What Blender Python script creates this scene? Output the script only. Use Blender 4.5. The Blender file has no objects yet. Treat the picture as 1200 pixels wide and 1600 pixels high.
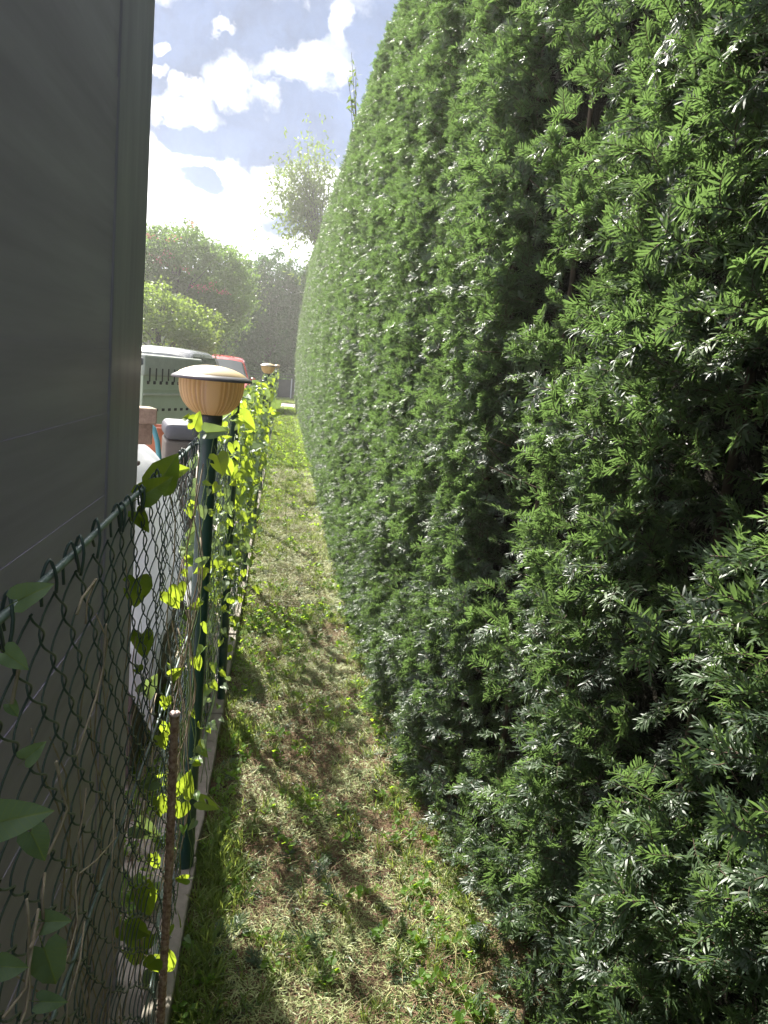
import bpy, bmesh, math, random
import numpy as np
from mathutils import Vector, Matrix, noise
R = math.radians
PI = math.pi
random.seed(7)
rng = np.random.default_rng(7)
scene = bpy.context.scene
COL = scene.collection

# ------------------------------------------------------------------ camera
EYE = np.array([0.0, 0.0, 1.6])
FPX, PW, PH = 1180.0, 1200.0, 1600.0
YAW, PITCH, ROLL = R(8.45), R(10.25), R(5.6)
fwd = np.array([math.sin(YAW)*math.cos(PITCH), math.cos(YAW)*math.cos(PITCH), -math.sin(PITCH)])
rgt0 = np.array([math.cos(YAW), -math.sin(YAW), 0.0])
up0 = np.cross(rgt0, fwd)
rgt = rgt0*math.cos(ROLL) + up0*math.sin(ROLL)
upv = -rgt0*math.sin(ROLL) + up0*math.cos(ROLL)
cd = bpy.data.cameras.new('camera')
cam = bpy.data.objects.new('camera', cd)
COL.objects.link(cam)
cd.sensor_fit = 'VERTICAL'; cd.sensor_height = 36.0; cd.sensor_width = 27.0
cd.lens = FPX/PH*36.0
cd.clip_start = 0.03; cd.clip_end = 2000
cam.matrix_world = Matrix(((rgt[0], upv[0], -fwd[0], EYE[0]), (rgt[1], upv[1], -fwd[1], EYE[1]),
                           (rgt[2], upv[2], -fwd[2], EYE[2]), (0, 0, 0, 1)))
scene.camera = cam

def ray(px, py):
    return rgt*(px-PW/2) + upv*(PH/2-py) + fwd*FPX
def at_x(px, py, X):
    d = ray(px, py); return Vector(EYE + d*X/d[0])
def at_y(px, py, Y):
    d = ray(px, py); return Vector(EYE + d*Y/d[1])
def at_z(px, py, z=0.0):
    d = ray(px, py); return Vector(EYE + d*(z-EYE[2])/d[2])

# ------------------------------------------------------------------ sun, sky, exposure
SUN_AZ, SUN_EL = R(-24), R(43)      # azimuth from +Y towards +X
sd = bpy.data.lights.new('sun', 'SUN'); sd.energy = 5.0; sd.angle = R(0.53); sd.color = (1.0, 0.95, 0.86)
sun = bpy.data.objects.new('sun', sd); COL.objects.link(sun)
S = Vector((math.sin(SUN_AZ)*math.cos(SUN_EL), math.cos(SUN_AZ)*math.cos(SUN_EL), math.sin(SUN_EL)))
sun.rotation_euler = S.to_track_quat('Z', 'Y').to_euler()
sun.location = (-6, 12, 14)
scene.view_settings.view_transform = 'Standard'
scene.view_settings.look = 'None'
scene.view_settings.gamma = 1.0
scene.view_settings.use_curve_mapping = False
scene.view_settings.exposure = 1.68
HAZE_DENSITY = 0.0027
scene.cycles.use_denoising = True
scene.cycles.max_bounces = 7
scene.cycles.transmission_bounces = 5
scene.cycles.transparent_max_bounces = 8
scene.cycles.volume_bounces = 0
scene.cycles.caustics_reflective = False
scene.cycles.caustics_refractive = False

class NT:
    """small helper for node trees"""
    def __init__(self, tree):
        self.t = tree; self.n = tree.nodes; self.l = tree.links
    def new(self, kind, **kw):
        nd = self.n.new(kind)
        for k, v in kw.items(): setattr(nd, k, v)
        return nd
    def link(self, a, b): self.l.new(a, b)
    def put(self, sock, v):
        if isinstance(v, (int, float)): sock.default_value = v
        elif isinstance(v, (tuple, list)):
            sock.default_value = tuple(v) + ((1.0,) if len(v) == 3 and sock.type == 'RGBA' else ())
        else: self.link(v, sock)
    def math(self, op, a, b=0.0, c=0.0, clamp=False):
        nd = self.new('ShaderNodeMath', operation=op, use_clamp=clamp)
        self.put(nd.inputs[0], a); self.put(nd.inputs[1], b); self.put(nd.inputs[2], c)
        return nd.outputs[0]
    def ramp(self, f, stops, interp='LINEAR'):
        nd = self.new('ShaderNodeValToRGB'); cr = nd.color_ramp; cr.interpolation = interp
        while len(cr.elements) < len(stops): cr.elements.new(0.5)
        for e, (p, c) in zip(cr.elements, stops):
            e.position = p
            e.color = (c, c, c, 1) if isinstance(c, (int, float)) else tuple(c)+(1,)
        self.put(nd.inputs[0], f); return nd.outputs[0]
    def mix(self, f, a, b, blend='MIX'):
        nd = self.new('ShaderNodeMix', data_type='RGBA', blend_type=blend)
        self.put(nd.inputs[0], f); self.put(nd.inputs[6], a); self.put(nd.inputs[7], b)
        return nd.outputs[2]
    def noise(self, scale, detail=4.0, rough=0.55, vec=None, dist=0.0):
        nd = self.new('ShaderNodeTexNoise')
        nd.inputs['Scale'].default_value = scale; nd.inputs['Detail'].default_value = detail
        nd.inputs['Roughness'].default_value = rough; nd.inputs['Distortion'].default_value = dist
        if vec is not None: self.link(vec, nd.inputs['Vector'])
        return nd
    def mapr(self, v, a, b, c=0.0, d=1.0, smooth=False):
        nd = self.new('ShaderNodeMapRange')
        if smooth: nd.interpolation_type = 'SMOOTHSTEP'
        self.put(nd.inputs[0], v)
        for i, x in enumerate((a, b, c, d)): nd.inputs[i+1].default_value = x
        return nd.outputs[0]

world = bpy.data.worlds.new('World'); scene.world = world; world.use_nodes = True
w = NT(world.node_tree); w.n.clear()
tc = w.new('ShaderNodeTexCoord').outputs['Generated']
sky = w.new('ShaderNodeTexSky', sky_type='NISHITA', sun_disc=False)
sky.sun_elevation = SUN_EL; sky.sun_rotation = SUN_AZ; sky.altitude = 100; sky.dust_density = 1.5
blue = w.mix(1.0, sky.outputs[0], (0.05, 0.05, 0.05), 'MULTIPLY')
warp = w.noise(5.0, 6.0, 0.62, tc)
wv = w.new('ShaderNodeVectorMath', operation='SUBTRACT'); w.link(warp.outputs['Color'], wv.inputs[0]); wv.inputs[1].default_value = (.5, .5, .5)
ws = w.new('ShaderNodeVectorMath', operation='SCALE'); w.link(wv.outputs[0], ws.inputs[0]); ws.inputs['Scale'].default_value = 0.16
wa = w.new('ShaderNodeVectorMath', operation='ADD'); w.link(tc, wa.inputs[0]); w.link(ws.outputs[0], wa.inputs[1])
sep = w.new('ShaderNodeSeparateXYZ'); w.link(wa.outputs[0], sep.inputs[0])
sep0 = w.new('ShaderNodeSeparateXYZ'); w.link(tc, sep0.inputs[0])
def blob(px, py, rx, ry, a=0.85, b=1.40):
    d = ray(px, py); d = d/np.linalg.norm(d)
    k = 1.0/FPX*0.9
    u = w.math('DIVIDE', w.math('SUBTRACT', sep.outputs[0], float(d[0])), rx*k)
    v = w.math('DIVIDE', w.math('SUBTRACT', sep.outputs[2], float(d[2])), ry*k)
    s = w.math('SQRT', w.math('ADD', w.math('MULTIPLY', u, u), w.math('MULTIPLY', v, v)))
    return w.mapr(s, a, b, 1.0, 0.0, smooth=True)
def union(lst):
    a = lst[0]
    for b in lst[1:]: a = w.math('MAXIMUM', a, b)
    return a
front = w.mapr(sep0.outputs[1], 0.2, 0.5)
grey = union([blob(*b) for b in [(250, 60, 110, 60), (390, 45, 160, 55), (440, 85, 120, 40), (470, 170, 90, 35), (420, 215, 130, 38), (500, 205, 90, 60),
                                 (310, 215, 60, 20), (315, 283, 34, 18), (255, 130, 55, 30), (560, 20, 60, 40), (480, 355, 70, 22), (640, 120, 120, 130), (150, 90, 80, 70)]])
bright = union([blob(*b, 0.22, 1.05) for b in [(360, 42, 26, 14), (555, 35, 22, 42), (460, 105, 60, 26), (380, 130, 38, 40), (300, 130, 24, 17), (250, 108, 26, 12), (510, 90, 50, 26),
                                   (250, 62, 14, 12), (300, 175, 60, 22)]])
gap = union([blob(*b, 0.4, 1.2) for b in [(345, 125, 22, 22), (290, 155, 18, 14), (540, 75, 30, 16), (575, 10, 40, 20)]])
gn = w.noise(2.6, 7.0, 0.6, tc, 0.3)
genmask = w.mapr(gn.outputs[0], 0.44, 0.60, 0, 1, smooth=True)        # grey cloud bodies everywhere else
gn2 = w.noise(4.5, 6.0, 0.6, wa.outputs[0])
gengap = w.mapr(gn2.outputs[0], 0.50, 0.62, 0, 1, smooth=True)
# inside the view the placed clouds rule, elsewhere the noise ones do
cdir = ray(400, 150); cdir = cdir/np.linalg.norm(cdir)
dotn = w.new('ShaderNodeVectorMath', operation='DOT_PRODUCT'); w.link(tc, dotn.inputs[0]); dotn.inputs[1].default_value = tuple(cdir)
inside = w.mapr(dotn.outputs['Value'], 0.90, 0.965, 0, 1, smooth=True)
greym = w.mix(inside, genmask, w.math('MULTIPLY', grey, w.math('SUBTRACT', 1.0, bright, clamp=True)))
blue_gap = w.mix(inside, gengap, gap)
sdot = w.new('ShaderNodeVectorMath', operation='DOT_PRODUCT'); w.link(tc, sdot.inputs[0]); sdot.inputs[1].default_value = tuple(S)
glow = w.math('POWER', w.math('MAXIMUM', sdot.outputs['Value'], 0.0), 3.0)
det = w.noise(9.0, 6.0, 0.6, wa.outputs[0])
detv = w.mapr(det.outputs[0], 0.3, 0.7, 0.72, 1.38)
glowb = w.math('POWER', w.math('MAXIMUM', sdot.outputs['Value'], 0.0), 1.0)
bodyc = w.mix(glowb, (0.27, 0.32, 0.42), (0.072, 0.110, 0.215))
litc = w.mix(glow, (0.80, 0.83, 0.88), (1.00, 0.99, 0.97))
low = w.mapr(sep0.outputs[2], 0.06, 0.22, 1.0, 0.0, smooth=True)
litc = w.mix(w.math('MULTIPLY', low, 0.75), litc, (0.50, 0.54, 0.60))
c1 = w.mix(greym, litc, w.mix(1.0, bodyc, detv, 'MULTIPLY'))
c2 = w.mix(w.math('MULTIPLY', blue_gap, 0.85), c1, blue)
bg = w.new('ShaderNodeBackground'); w.link(c2, bg.inputs[0]); bg.inputs[1].default_value = 0.78
wo = w.new('ShaderNodeOutputWorld'); w.link(bg.outputs[0], wo.inputs[0])

# ------------------------------------------------------------------ object helpers
def props(o, label=None, cat=None, group=None, kind=None):
    if label: o['label'] = label
    if cat: o['category'] = cat
    if group: o['group'] = group
    if kind: o['kind'] = kind
    return o
def thing(name, label, cat, loc=(0, 0, 0), rotz=0.0, group=None):
    o = bpy.data.objects.new(name, None); COL.objects.link(o)
    o.location = loc; o.rotation_euler = (0, 0, rotz); o.empty_display_size = 0.1
    return props(o, label, cat, group)
def mesh_obj(name, verts, faces, mats, parent=None, smooth=False, mi=None):
    me = bpy.data.meshes.new(name); me.from_pydata([tuple(v) for v in verts], [], faces)
    for m in (mats if isinstance(mats, (list, tuple)) else [mats]): me.materials.append(m)
    if mi is not None: me.polygons.foreach_set('material_index', mi)
    if smooth: me.polygons.foreach_set('use_smooth', [True]*len(me.polygons))
    me.update()
    o = bpy.data.objects.new(name, me); COL.objects.link(o)
    if parent: o.parent = parent
    return o
def np_mesh(name, V, F, mat, parent=None, smooth=False):
    """V (n,3), F (m,k) with one k"""
    me = bpy.data.meshes.new(name)
    m, k = F.shape
    me.vertices.add(len(V)); me.vertices.foreach_set('co', V.astype(np.float32).ravel())
    me.loops.add(m*k); me.loops.foreach_set('vertex_index', F.astype(np.int32).ravel())
    me.polygons.add(m); me.polygons.foreach_set('loop_start', np.arange(0, m*k, k, dtype=np.int32))
    me.polygons.foreach_set('loop_total', np.full(m, k, dtype=np.int32))
    if smooth: me.polygons.foreach_set('use_smooth', np.ones(m, dtype=bool))
    if mat: me.materials.append(mat)
    me.update(); me.validate()
    o = bpy.data.objects.new(name, me); COL.objects.link(o)
    if parent: o.parent = parent
    return o
def bm_obj(name, bm, mats, parent=None, smooth=False):
    me = bpy.data.meshes.new(name); bm.normal_update(); bm.to_mesh(me); bm.free()
    for m in (mats if isinstance(mats, (list, tuple)) else [mats]): me.materials.append(m)
    if smooth: me.polygons.foreach_set('use_smooth', [True]*len(me.polygons))
    o = bpy.data.objects.new(name, me); COL.objects.link(o)
    if parent: o.parent = parent
    return o
def box_bm(x0, x1, y0, y1, z0, z1, bevel=0.0, bm=None, seg=1):
    own = bm is None
    b = bmesh.new()
    bmesh.ops.create_cube(b, size=1.0)
    for v in b.verts:
        v.co = Vector((x0+(v.co.x+.5)*(x1-x0), y0+(v.co.y+.5)*(y1-y0), z0+(v.co.z+.5)*(z1-z0)))
    if bevel > 0:
        bmesh.ops.bevel(b, geom=list(b.edges), offset=bevel, segments=seg, affect='EDGES', profile=0.5)
    if own: return b
    tmp = bpy.data.meshes.new('t'); b.to_mesh(tmp); b.free(); bm.from_mesh(tmp); bpy.data.meshes.remove(tmp)
    return bm
def tube(pts, r, sides=6, cap=True):
    """verts and faces of a tube along pts; r scalar or list"""
    n = len(pts); P = [Vector(p) for p in pts]
    rs = [r]*n if isinstance(r, (int, float)) else r
    V, F = [], []
    ref = None
    for i in range(n):
        t = (P[min(i+1, n-1)] - P[max(i-1, 0)]).normalized()
        if ref is None: ref = Vector((0, 0, 1)) if abs(t.z) < .9 else Vector((1, 0, 0))
        a = t.cross(ref).normalized(); b = a.cross(t).normalized(); ref = b
        for s in range(sides):
            an = 2*PI*s/sides
            V.append(P[i] + (a*math.cos(an) + b*math.sin(an))*rs[i])
    for i in range(n-1):
        for s in range(sides):
            F.append((i*sides+s, i*sides+(s+1) % sides, (i+1)*sides+(s+1) % sides, (i+1)*sides+s))
    if cap:
        F.append(tuple(range(sides))[::-1]); F.append(tuple(range((n-1)*sides, n*sides)))
    return V, F
def tube_obj(name, pts, r, mat, parent=None, sides=8, smooth=True):
    V, F = tube(pts, r, sides); return mesh_obj(name, V, F, mat, parent, smooth)
def join(parts):
    V, F = [], []
    for v, f in parts:
        k = len(V); V += list(v); F += [tuple(i+k for i in q) for q in f]
    return V, F
def lathe(profile, n=48, rad=None):
    """profile [(r,z)], rad(phi,i)->multiplier"""
    V, F = [], []
    for i, (r, z) in enumerate(profile):
        for k in range(n):
            a = 2*PI*k/n; rr = r*(rad(a, i) if rad else 1.0)
            V.append((rr*math.cos(a), rr*math.sin(a), z))
    for i in range(len(profile)-1):
        for k in range(n):
            F.append((i*n+k, i*n+(k+1) % n, (i+1)*n+(k+1) % n, (i+1)*n+k))
    return V, F

# ------------------------------------------------------------------ materials
MATS = {}
def material(name, build):
    m = bpy.data.materials.new(name); m.use_nodes = True
    t = NT(m.node_tree); t.n.clear()
    out = t.new('ShaderNodeOutputMaterial'); s = build(t)
    t.link(s, out.inputs[0]); MATS[name] = m
    return m
def principled(t, col, rough=0.6, metal=0.0, spec=0.5, bump=None, bs=0.2, bd=0.01, **kw):
    p = t.new('ShaderNodeBsdfPrincipled')
    t.put(p.inputs['Base Color'], col); t.put(p.inputs['Roughness'], rough)
    p.inputs['Metallic'].default_value = metal; t.put(p.inputs['Specular IOR Level'], spec)
    for k, v in kw.items(): t.put(p.inputs[k.replace('_', ' ')], v)
    if bump is not None:
        b = t.new('ShaderNodeBump'); b.inputs['Strength'].default_value = bs; b.inputs['Distance'].default_value = bd
        t.link(bump, b.inputs['Height']); t.link(b.outputs[0], p.inputs['Normal'])
    return p.outputs[0]
def plain(name, c1, c2=None, scale=8.0, rough=0.6, metal=0.0, spec=0.5, bs=0.15, bd=0.004, detail=6.0, stretch=None, **kw):
    def b(t):
        co = t.new('ShaderNodeTexCoord').outputs['Object']
        if stretch:
            mp = t.new('ShaderNodeMapping'); t.link(co, mp.inputs[0]); mp.inputs['Scale'].default_value = stretch; co = mp.outputs[0]
        n = t.noise(scale, detail, 0.62, co)
        col = t.ramp(n.outputs[0], [(0.3, c1), (0.7, c2 or tuple(x*0.8 for x in c1))])
        rr = t.mapr(n.outputs[0], 0.3, 0.7, max(rough-.07, 0.03), rough+.08)
        return principled(t, col, rr, metal, spec, n.outputs[0], bs, bd, **kw)
    return material(name, b)
def leafy(name, stops, trans, tw=0.4, rough=0.4, spec=0.5, inst=True, scale=30.0, var=0.35, veins=False):
    """leaf: glossy skin over a body that lets light through"""
    def b(t):
        if inst: f = t.new('ShaderNodeObjectInfo').outputs['Random']
        else:
            g = t.new('ShaderNodeNewGeometry'); f = g.outputs['Random Per Island']
        co = t.new('ShaderNodeTexCoord').outputs['Object']
        n = t.noise(scale, 3.0, 0.5, co)
        ff = t.math('ADD', t.math('MULTIPLY', f, 1.0-var), t.math('MULTIPLY', n.outputs[0], var))
        col = t.ramp(ff, stops)
        tcol = t.mix(1.0, t.ramp(ff, [(0.0, tuple(x*0.7 for x in trans)), (1.0, trans)]), (1, 1, 1), 'MULTIPLY')
        if veins:
            sp = t.new('ShaderNodeSeparateXYZ'); t.link(co, sp.inputs[0])
            ax = t.math('ABSOLUTE', sp.outputs[0])
            fr = t.math('FRACT', t.math('MULTIPLY', t.math('SUBTRACT', sp.outputs[1], t.math('MULTIPLY', ax, .75)), 6.5))
            vn = t.math('MAXIMUM', t.mapr(t.math('ABSOLUTE', t.math('SUBTRACT', fr, .5)), .0, .09, .55, 0), t.mapr(ax, .012, .03, .8, 0))
            col = t.mix(vn, col, (.22, .28, .10)); tcol = t.mix(vn, tcol, (.30, .42, .03))
        p = principled(t, col, rough, 0.0, spec)
        tr = t.new('ShaderNodeBsdfTranslucent'); t.link(tcol, tr.inputs[0])
        mx = t.new('ShaderNodeMixShader'); mx.inputs[0].default_value = tw
        t.link(p, mx.inputs[1]); t.link(tr.outputs[0], mx.inputs[2])
        return mx.outputs[0]
    return material(name, b)

yew = leafy('yew_needles', [(0.0, (.038, .062, .042)), (0.45, (.058, .092, .056)), (0.75, (.080, .135, .052)), (0.95, (.14, .20, .06)), (1.0, (.24, .27, .05))],
            (.245, .41, .105), tw=0.33, rough=0.47, spec=0.62)
yew_wood = plain('yew_twig', (.10, .062, .038), (.055, .036, .025), 40, 0.8)
yew_core = plain('yew_core_shade', (.030, .026, .018), (.012, .012, .009), 14, 0.95, spec=0.1, bs=1.0, bd=0.06)
vine_leaf = leafy('bindweed_leaf', [(0.0, (.05, .12, .025)), (0.6, (.085, .17, .03)), (1.0, (.15, .22, .04))], (.52, .68, .05), tw=0.45, rough=0.45, spec=0.35, scale=6, var=0.3, veins=True)
vine_leaf_shade = leafy('bindweed_leaf_dull', [(0, (.13, .20, .11)), (1, (.20, .28, .15))], (.30, .42, .12), tw=0.3, rough=0.5, spec=0.35, scale=6, var=0.3, veins=True)  # greyer leaf copy: shade by the wall put into its colour, also mixed in
dry_stem = plain('dry_vine_stem', (.46, .38, .28), (.30, .23, .16), 60, 0.75)
green_stem = plain('green_vine_stem', (.12, .20, .05), (.08, .13, .04), 60, 0.6)
pvc = plain('dark_green_coating', (.016, .060, .045), (.012, .045, .036), 20, 0.34, spec=0.5, bs=0.05)
wire_m = plain('green_coated_wire', (.070, .105, .096), (.048, .078, .070), 30, 0.32, spec=0.55, bs=0.04)
wire_old = plain('weathered_tension_wire', (.22, .27, .26), (.12, .17, .16), 50, 0.42, spec=0.5)
concrete = plain('weathered_concrete', (.30, .27, .22), (.19, .17, .14), 22, 0.9, bs=0.5, bd=0.004)
board_m = plain('shed_board_grey', (.47, .405, .55), (.37, .315, .43), 5, 0.55, spec=0.35, bs=0.06, stretch=(1, .25, 4))
trim_m = plain('shed_trim_grey', (.36, .32, .42), (.30, .265, .36), 6, 0.5, spec=0.35, bs=0.06, stretch=(3, 3, .4))
roof_m = plain('shed_roof_felt', (.06, .06, .06), (.09, .09, .09), 30, 0.9, bs=0.4)
cap_m = plain('lamp_cap_sandy', (.56, .43, .24), (.46, .35, .19), 26, 0.42, bs=0.1)
rim_m = plain('lamp_rim_grey', (.10, .095, .10), (.07, .068, .07), 26, 0.4, bs=0.1)
collar_m = plain('lamp_collar_dark', (.03, .045, .04), (.02, .03, .028), 26, 0.45)
def _sheet(t):
    co = t.new('ShaderNodeTexCoord').outputs['Object']; n = t.noise(5, 5, .6, co)
    p = principled(t, t.ramp(n.outputs[0], [(.3, (.66, .68, .72)), (.7, (.78, .79, .82))]), .4, 0, .5, n.outputs[0], .4, .02)
    tr = t.new('ShaderNodeBsdfTranslucent'); tr.inputs[0].default_value = (.80, .83, .88, 1)
    mx = t.new('ShaderNodeMixShader'); mx.inputs[0].default_value = 0.45
    t.link(p, mx.inputs[1]); t.link(tr.outputs[0], mx.inputs[2]); return mx.outputs[0]
tarp_m = material('white_plastic_sheet', _sheet)
def _amber(t):
    co = t.new('ShaderNodeTexCoord').outputs['Object']; n = t.noise(20, 4, .6, co)
    col = t.ramp(n.outputs[0], [(0.3, (.70, .57, .36)), (0.7, (.80, .67, .46))])
    sp = t.new('ShaderNodeSeparateXYZ'); t.link(co, sp.inputs[0])
    rib = t.math('ABSOLUTE', t.math('SINE', t.math('MULTIPLY', t.math('ARCTAN2', sp.outputs[1], sp.outputs[0]), 18.0)))
    fl = t.math('ABSOLUTE', t.math('COSINE', t.math('MULTIPLY', t.math('ARCTAN2', sp.outputs[1], sp.outputs[0]), 2.0)))
    rib = t.math('MULTIPLY', t.mapr(rib, .25, .9, 0, 1), t.mapr(fl, .86, .95, 1, 0))      # darker stripes in the grooves: rib shading put into the colour
    p = principled(t, t.mix(rib, col, t.mix(1.0, col, (.80, .74, .66), 'MULTIPLY')), 0.22, 0.0, 0.5, Coat_Weight=0.3)
    tr = t.new('ShaderNodeBsdfTranslucent'); t.link(t.mix(rib, (.95, .80, .50), (.70, .53, .28)), tr.inputs[0])
    mx = t.new('ShaderNodeMixShader'); mx.inputs[0].default_value = 0.7
    t.link(p, mx.inputs[1]); t.link(tr.outputs[0], mx.inputs[2]); return mx.outputs[0]
amber = material('amber_ribbed_plastic', _amber)
def _rust(t):
    co = t.new('ShaderNodeTexCoord').outputs['Object']; n = t.noise(90, 5, .7, co)
    col = t.ramp(n.outputs[0], [(0.35, (.18, .10, .07)), (0.52, (.36, .24, .17)), (0.68, (.50, .38, .30))])
    return principled(t, col, 0.85, 0.0, 0.3, n.outputs[0], 0.8, 0.003)
rust = material('rusty_steel', _rust)
pink_cap = plain('pale_pink_cap', (.62, .46, .42), (.50, .36, .33), 60, 0.7)

# ------------------------------------------------------------------ ground
def _soil(t):
    co = t.new('ShaderNodeTexCoord').outputs['Object']
    n1 = t.noise(3.0, 6, .65, co); n2 = t.noise(55.0, 5, .7, co); n3 = t.noise(160.0, 3, .6, co)
    soil = t.ramp(n2.outputs[0], [(0.30, (.060, .034, .024)), (0.52, (.14, .088, .058)), (0.72, (.26, .19, .12))])
    straw = t.ramp(n3.outputs[0], [(0.35, (.075, .085, .028)), (0.6, (.21, .20, .085))])
    sp = t.new('ShaderNodeSeparateXYZ'); t.link(co, sp.inputs[0])
    far = t.mapr(sp.outputs[1], 3.0, 9.0, 0.30, 0.85)
    f = t.math('ADD', t.mapr(n1.outputs[0], 0.35, 0.65, -0.35, 0.35), far, clamp=True)
    return principled(t, t.mix(f, soil, straw), 0.95, 0.0, 0.15, n2.outputs[0], 0.9, 0.02)
soil_m = material('soil_with_clippings', _soil)
grass_m = plain('grass_ground', (.060, .090, .022), (.10, .13, .035), 2.5, 0.95, spec=0.15, bs=0.9, bd=0.04)
paving_m = plain('pale_paving', (.36, .32, .28), (.28, .25, .22), 9, 0.9, bs=0.3)
road_m = plain('pinkish_driveway', (.42, .34, .32), (.34, .28, .27), 14, 0.9, bs=0.3)
def sheet(name, x0, x1, y0, y1, z, mat, nx=1, ny=1, f=None):
    xs = np.linspace(x0, x1, nx+1); ys = np.linspace(y0, y1, ny+1)
    V = [(x, y, z + (f(x, y) if f else 0.0)) for y in ys for x in xs]
    F = [(j*(nx+1)+i, j*(nx+1)+i+1, (j+1)*(nx+1)+i+1, (j+1)*(nx+1)+i) for j in range(ny) for i in range(nx)]
    return props(mesh_obj(name, V, F, mat, None, True), kind='structure')
sheet('ground', -300, 300, -100, 500, -0.09, grass_m)
def path_z(x, y):
    e = max(0.0, (abs(x-0.22)-0.25))
    return 0.022*noise.noise(Vector((x*4, y*3, 0))) + 0.018*noise.noise(Vector((x*13, y*11, 5))) + 0.006*noise.noise(Vector((x*40, y*37, 2))) + 0.02*e
sheet('path', -0.165, 1.6, -1.5, 5.0, 0.0, soil_m, 110, 400, path_z)
sheet('path', -0.165, 1.6, 5.0, 29.0, 0.0, soil_m, 30, 300, path_z)
sheet('yard', -12.0, -0.235, -1.5, 29.0, -0.02, paving_m, 40, 100, lambda x, y: 0.01*noise.noise(Vector((x*3, y*3, 0))))
sheet('driveway', -14, 16, 29.0, 32.6, 0.004, road_m, 4, 1)
sheet('verge', -14, 16, 32.6, 38.0, 0.02, grass_m, 60, 12, lambda x, y: 0.03*noise.noise(Vector((x*1.5, y*2, 0))))

# concrete edging under the fence, slab by slab
FX = -0.19
edge = thing('concrete_edging', 'weathered concrete edging strip along the foot of the wire fence', 'edging', (FX, 0.2, 0))
def slab_mesh(seed):
    r = random.Random(seed)
    b = box_bm(-0.036, 0.030, 0.004, 0.996, -0.12, 0.055, 0.006, seg=2)
    bmesh.ops.subdivide_edges(b, edges=[e for e in b.edges if abs((e.verts[0].co-e.verts[1].co).y) > .5], cuts=14)
    for v in b.verts:
        v.co += Vector((noise.noise(v.co*9+Vector((seed, 0, 0)))*.006, 0, noise.noise(v.co*7+Vector((0, seed, 3)))*.008))
    me = bpy.data.meshes.new('concrete_slab'); b.to_mesh(me); b.free(); me.materials.append(concrete); return me
slabs = [slab_mesh(i*3.7) for i in range(5)]
for k in range(28):
    o = bpy.data.objects.new('concrete_slab', slabs[k % 5]); COL.objects.link(o); o.parent = edge
    o.location = (random.uniform(-.004, .004), k*1.0, random.uniform(-.012, .006)); o.rotation_euler = (0, random.uniform(-.03, .03), random.uniform(-.006, .006))

# ------------------------------------------------------------------ scatter: points carry rotation, scale and source index
def scatter(name, P, Rr, Sc, Idx, sources, parent=None, mat=None):
    n = len(P)
    me = bpy.data.meshes.new(name); me.vertices.add(n); me.vertices.foreach_set('co', np.asarray(P, np.float32).ravel())
    a = me.attributes.new('rot', 'FLOAT_VECTOR', 'POINT'); a.data.foreach_set('vector', np.asarray(Rr, np.float32).ravel())
    a = me.attributes.new('scl', 'FLOAT', 'POINT'); a.data.foreach_set('value', np.asarray(Sc, np.float32))
    a = me.attributes.new('idx', 'INT', 'POINT'); a.data.foreach_set('value', np.asarray(Idx, np.int32))
    o = bpy.data.objects.new(name, me); COL.objects.link(o)
    if parent: o.parent = parent
    c = bpy.data.collections.new(name+'_sources')
    for i, s in enumerate(sources):
        so = bpy.data.objects.new('%s_source_%02d' % (name, i), s); c.objects.link(so)
    g = bpy.data.node_groups.new(name+'_nodes', 'GeometryNodeTree')
    g.interface.new_socket('Geometry', in_out='INPUT', socket_type='NodeSocketGeometry')
    g.interface.new_socket('Geometry', in_out='OUTPUT', socket_type='NodeSocketGeometry')
    N = g.nodes; L = g.links
    gi = N.new('NodeGroupInput'); go = N.new('NodeGroupOutput')
    ci = N.new('GeometryNodeCollectionInfo'); ci.inputs[0].default_value = c; ci.inputs[1].default_value = True; ci.inputs[2].default_value = True
    def attr(nm, ty):
        q = N.new('GeometryNodeInputNamedAttribute'); q.data_type = ty; q.inputs[0].default_value = nm
        return q.outputs[0]
    ip = N.new('GeometryNodeInstanceOnPoints')
    L.new(gi.outputs[0], ip.inputs['Points']); L.new(ci.outputs[0], ip.inputs['Instance'])
    ip.inputs['Pick Instance'].default_value = True
    L.new(attr('idx', 'INT'), ip.inputs['Instance Index'])
    er = N.new('FunctionNodeEulerToRotation'); L.new(attr('rot', 'FLOAT_VECTOR'), er.inputs[0]); L.new(er.outputs[0], ip.inputs['Rotation'])
    L.new(attr('scl', 'FLOAT'), ip.inputs['Scale'])
    L.new(ip.outputs[0], go.inputs[0])
    md = o.modifiers.new('scatter', 'NODES'); md.node_group = g
    props(o, kind='stuff')
    return o
def frames_to_euler(Dv, Nv):
    """rotation with local +Y along Dv and local +Z near Nv -> XYZ euler arrays"""
    D = Dv/np.linalg.norm(Dv, axis=1, keepdims=True)
    X = np.cross(D, Nv); X /= np.maximum(np.linalg.norm(X, axis=1, keepdims=True), 1e-6)
    Z = np.cross(X, D)
    # matrix columns X,D,Z ; R = Rz*Ry*Rx
    m00, m10, m20 = X[:, 0], X[:, 1], X[:, 2]; m21, m22 = D[:, 2], Z[:, 2]
    ry = -np.arcsin(np.clip(m20, -1, 1)); rx = np.arctan2(m21, m22); rz = np.arctan2(m10, m00)
    return np.stack([rx, ry, rz], 1)

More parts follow.
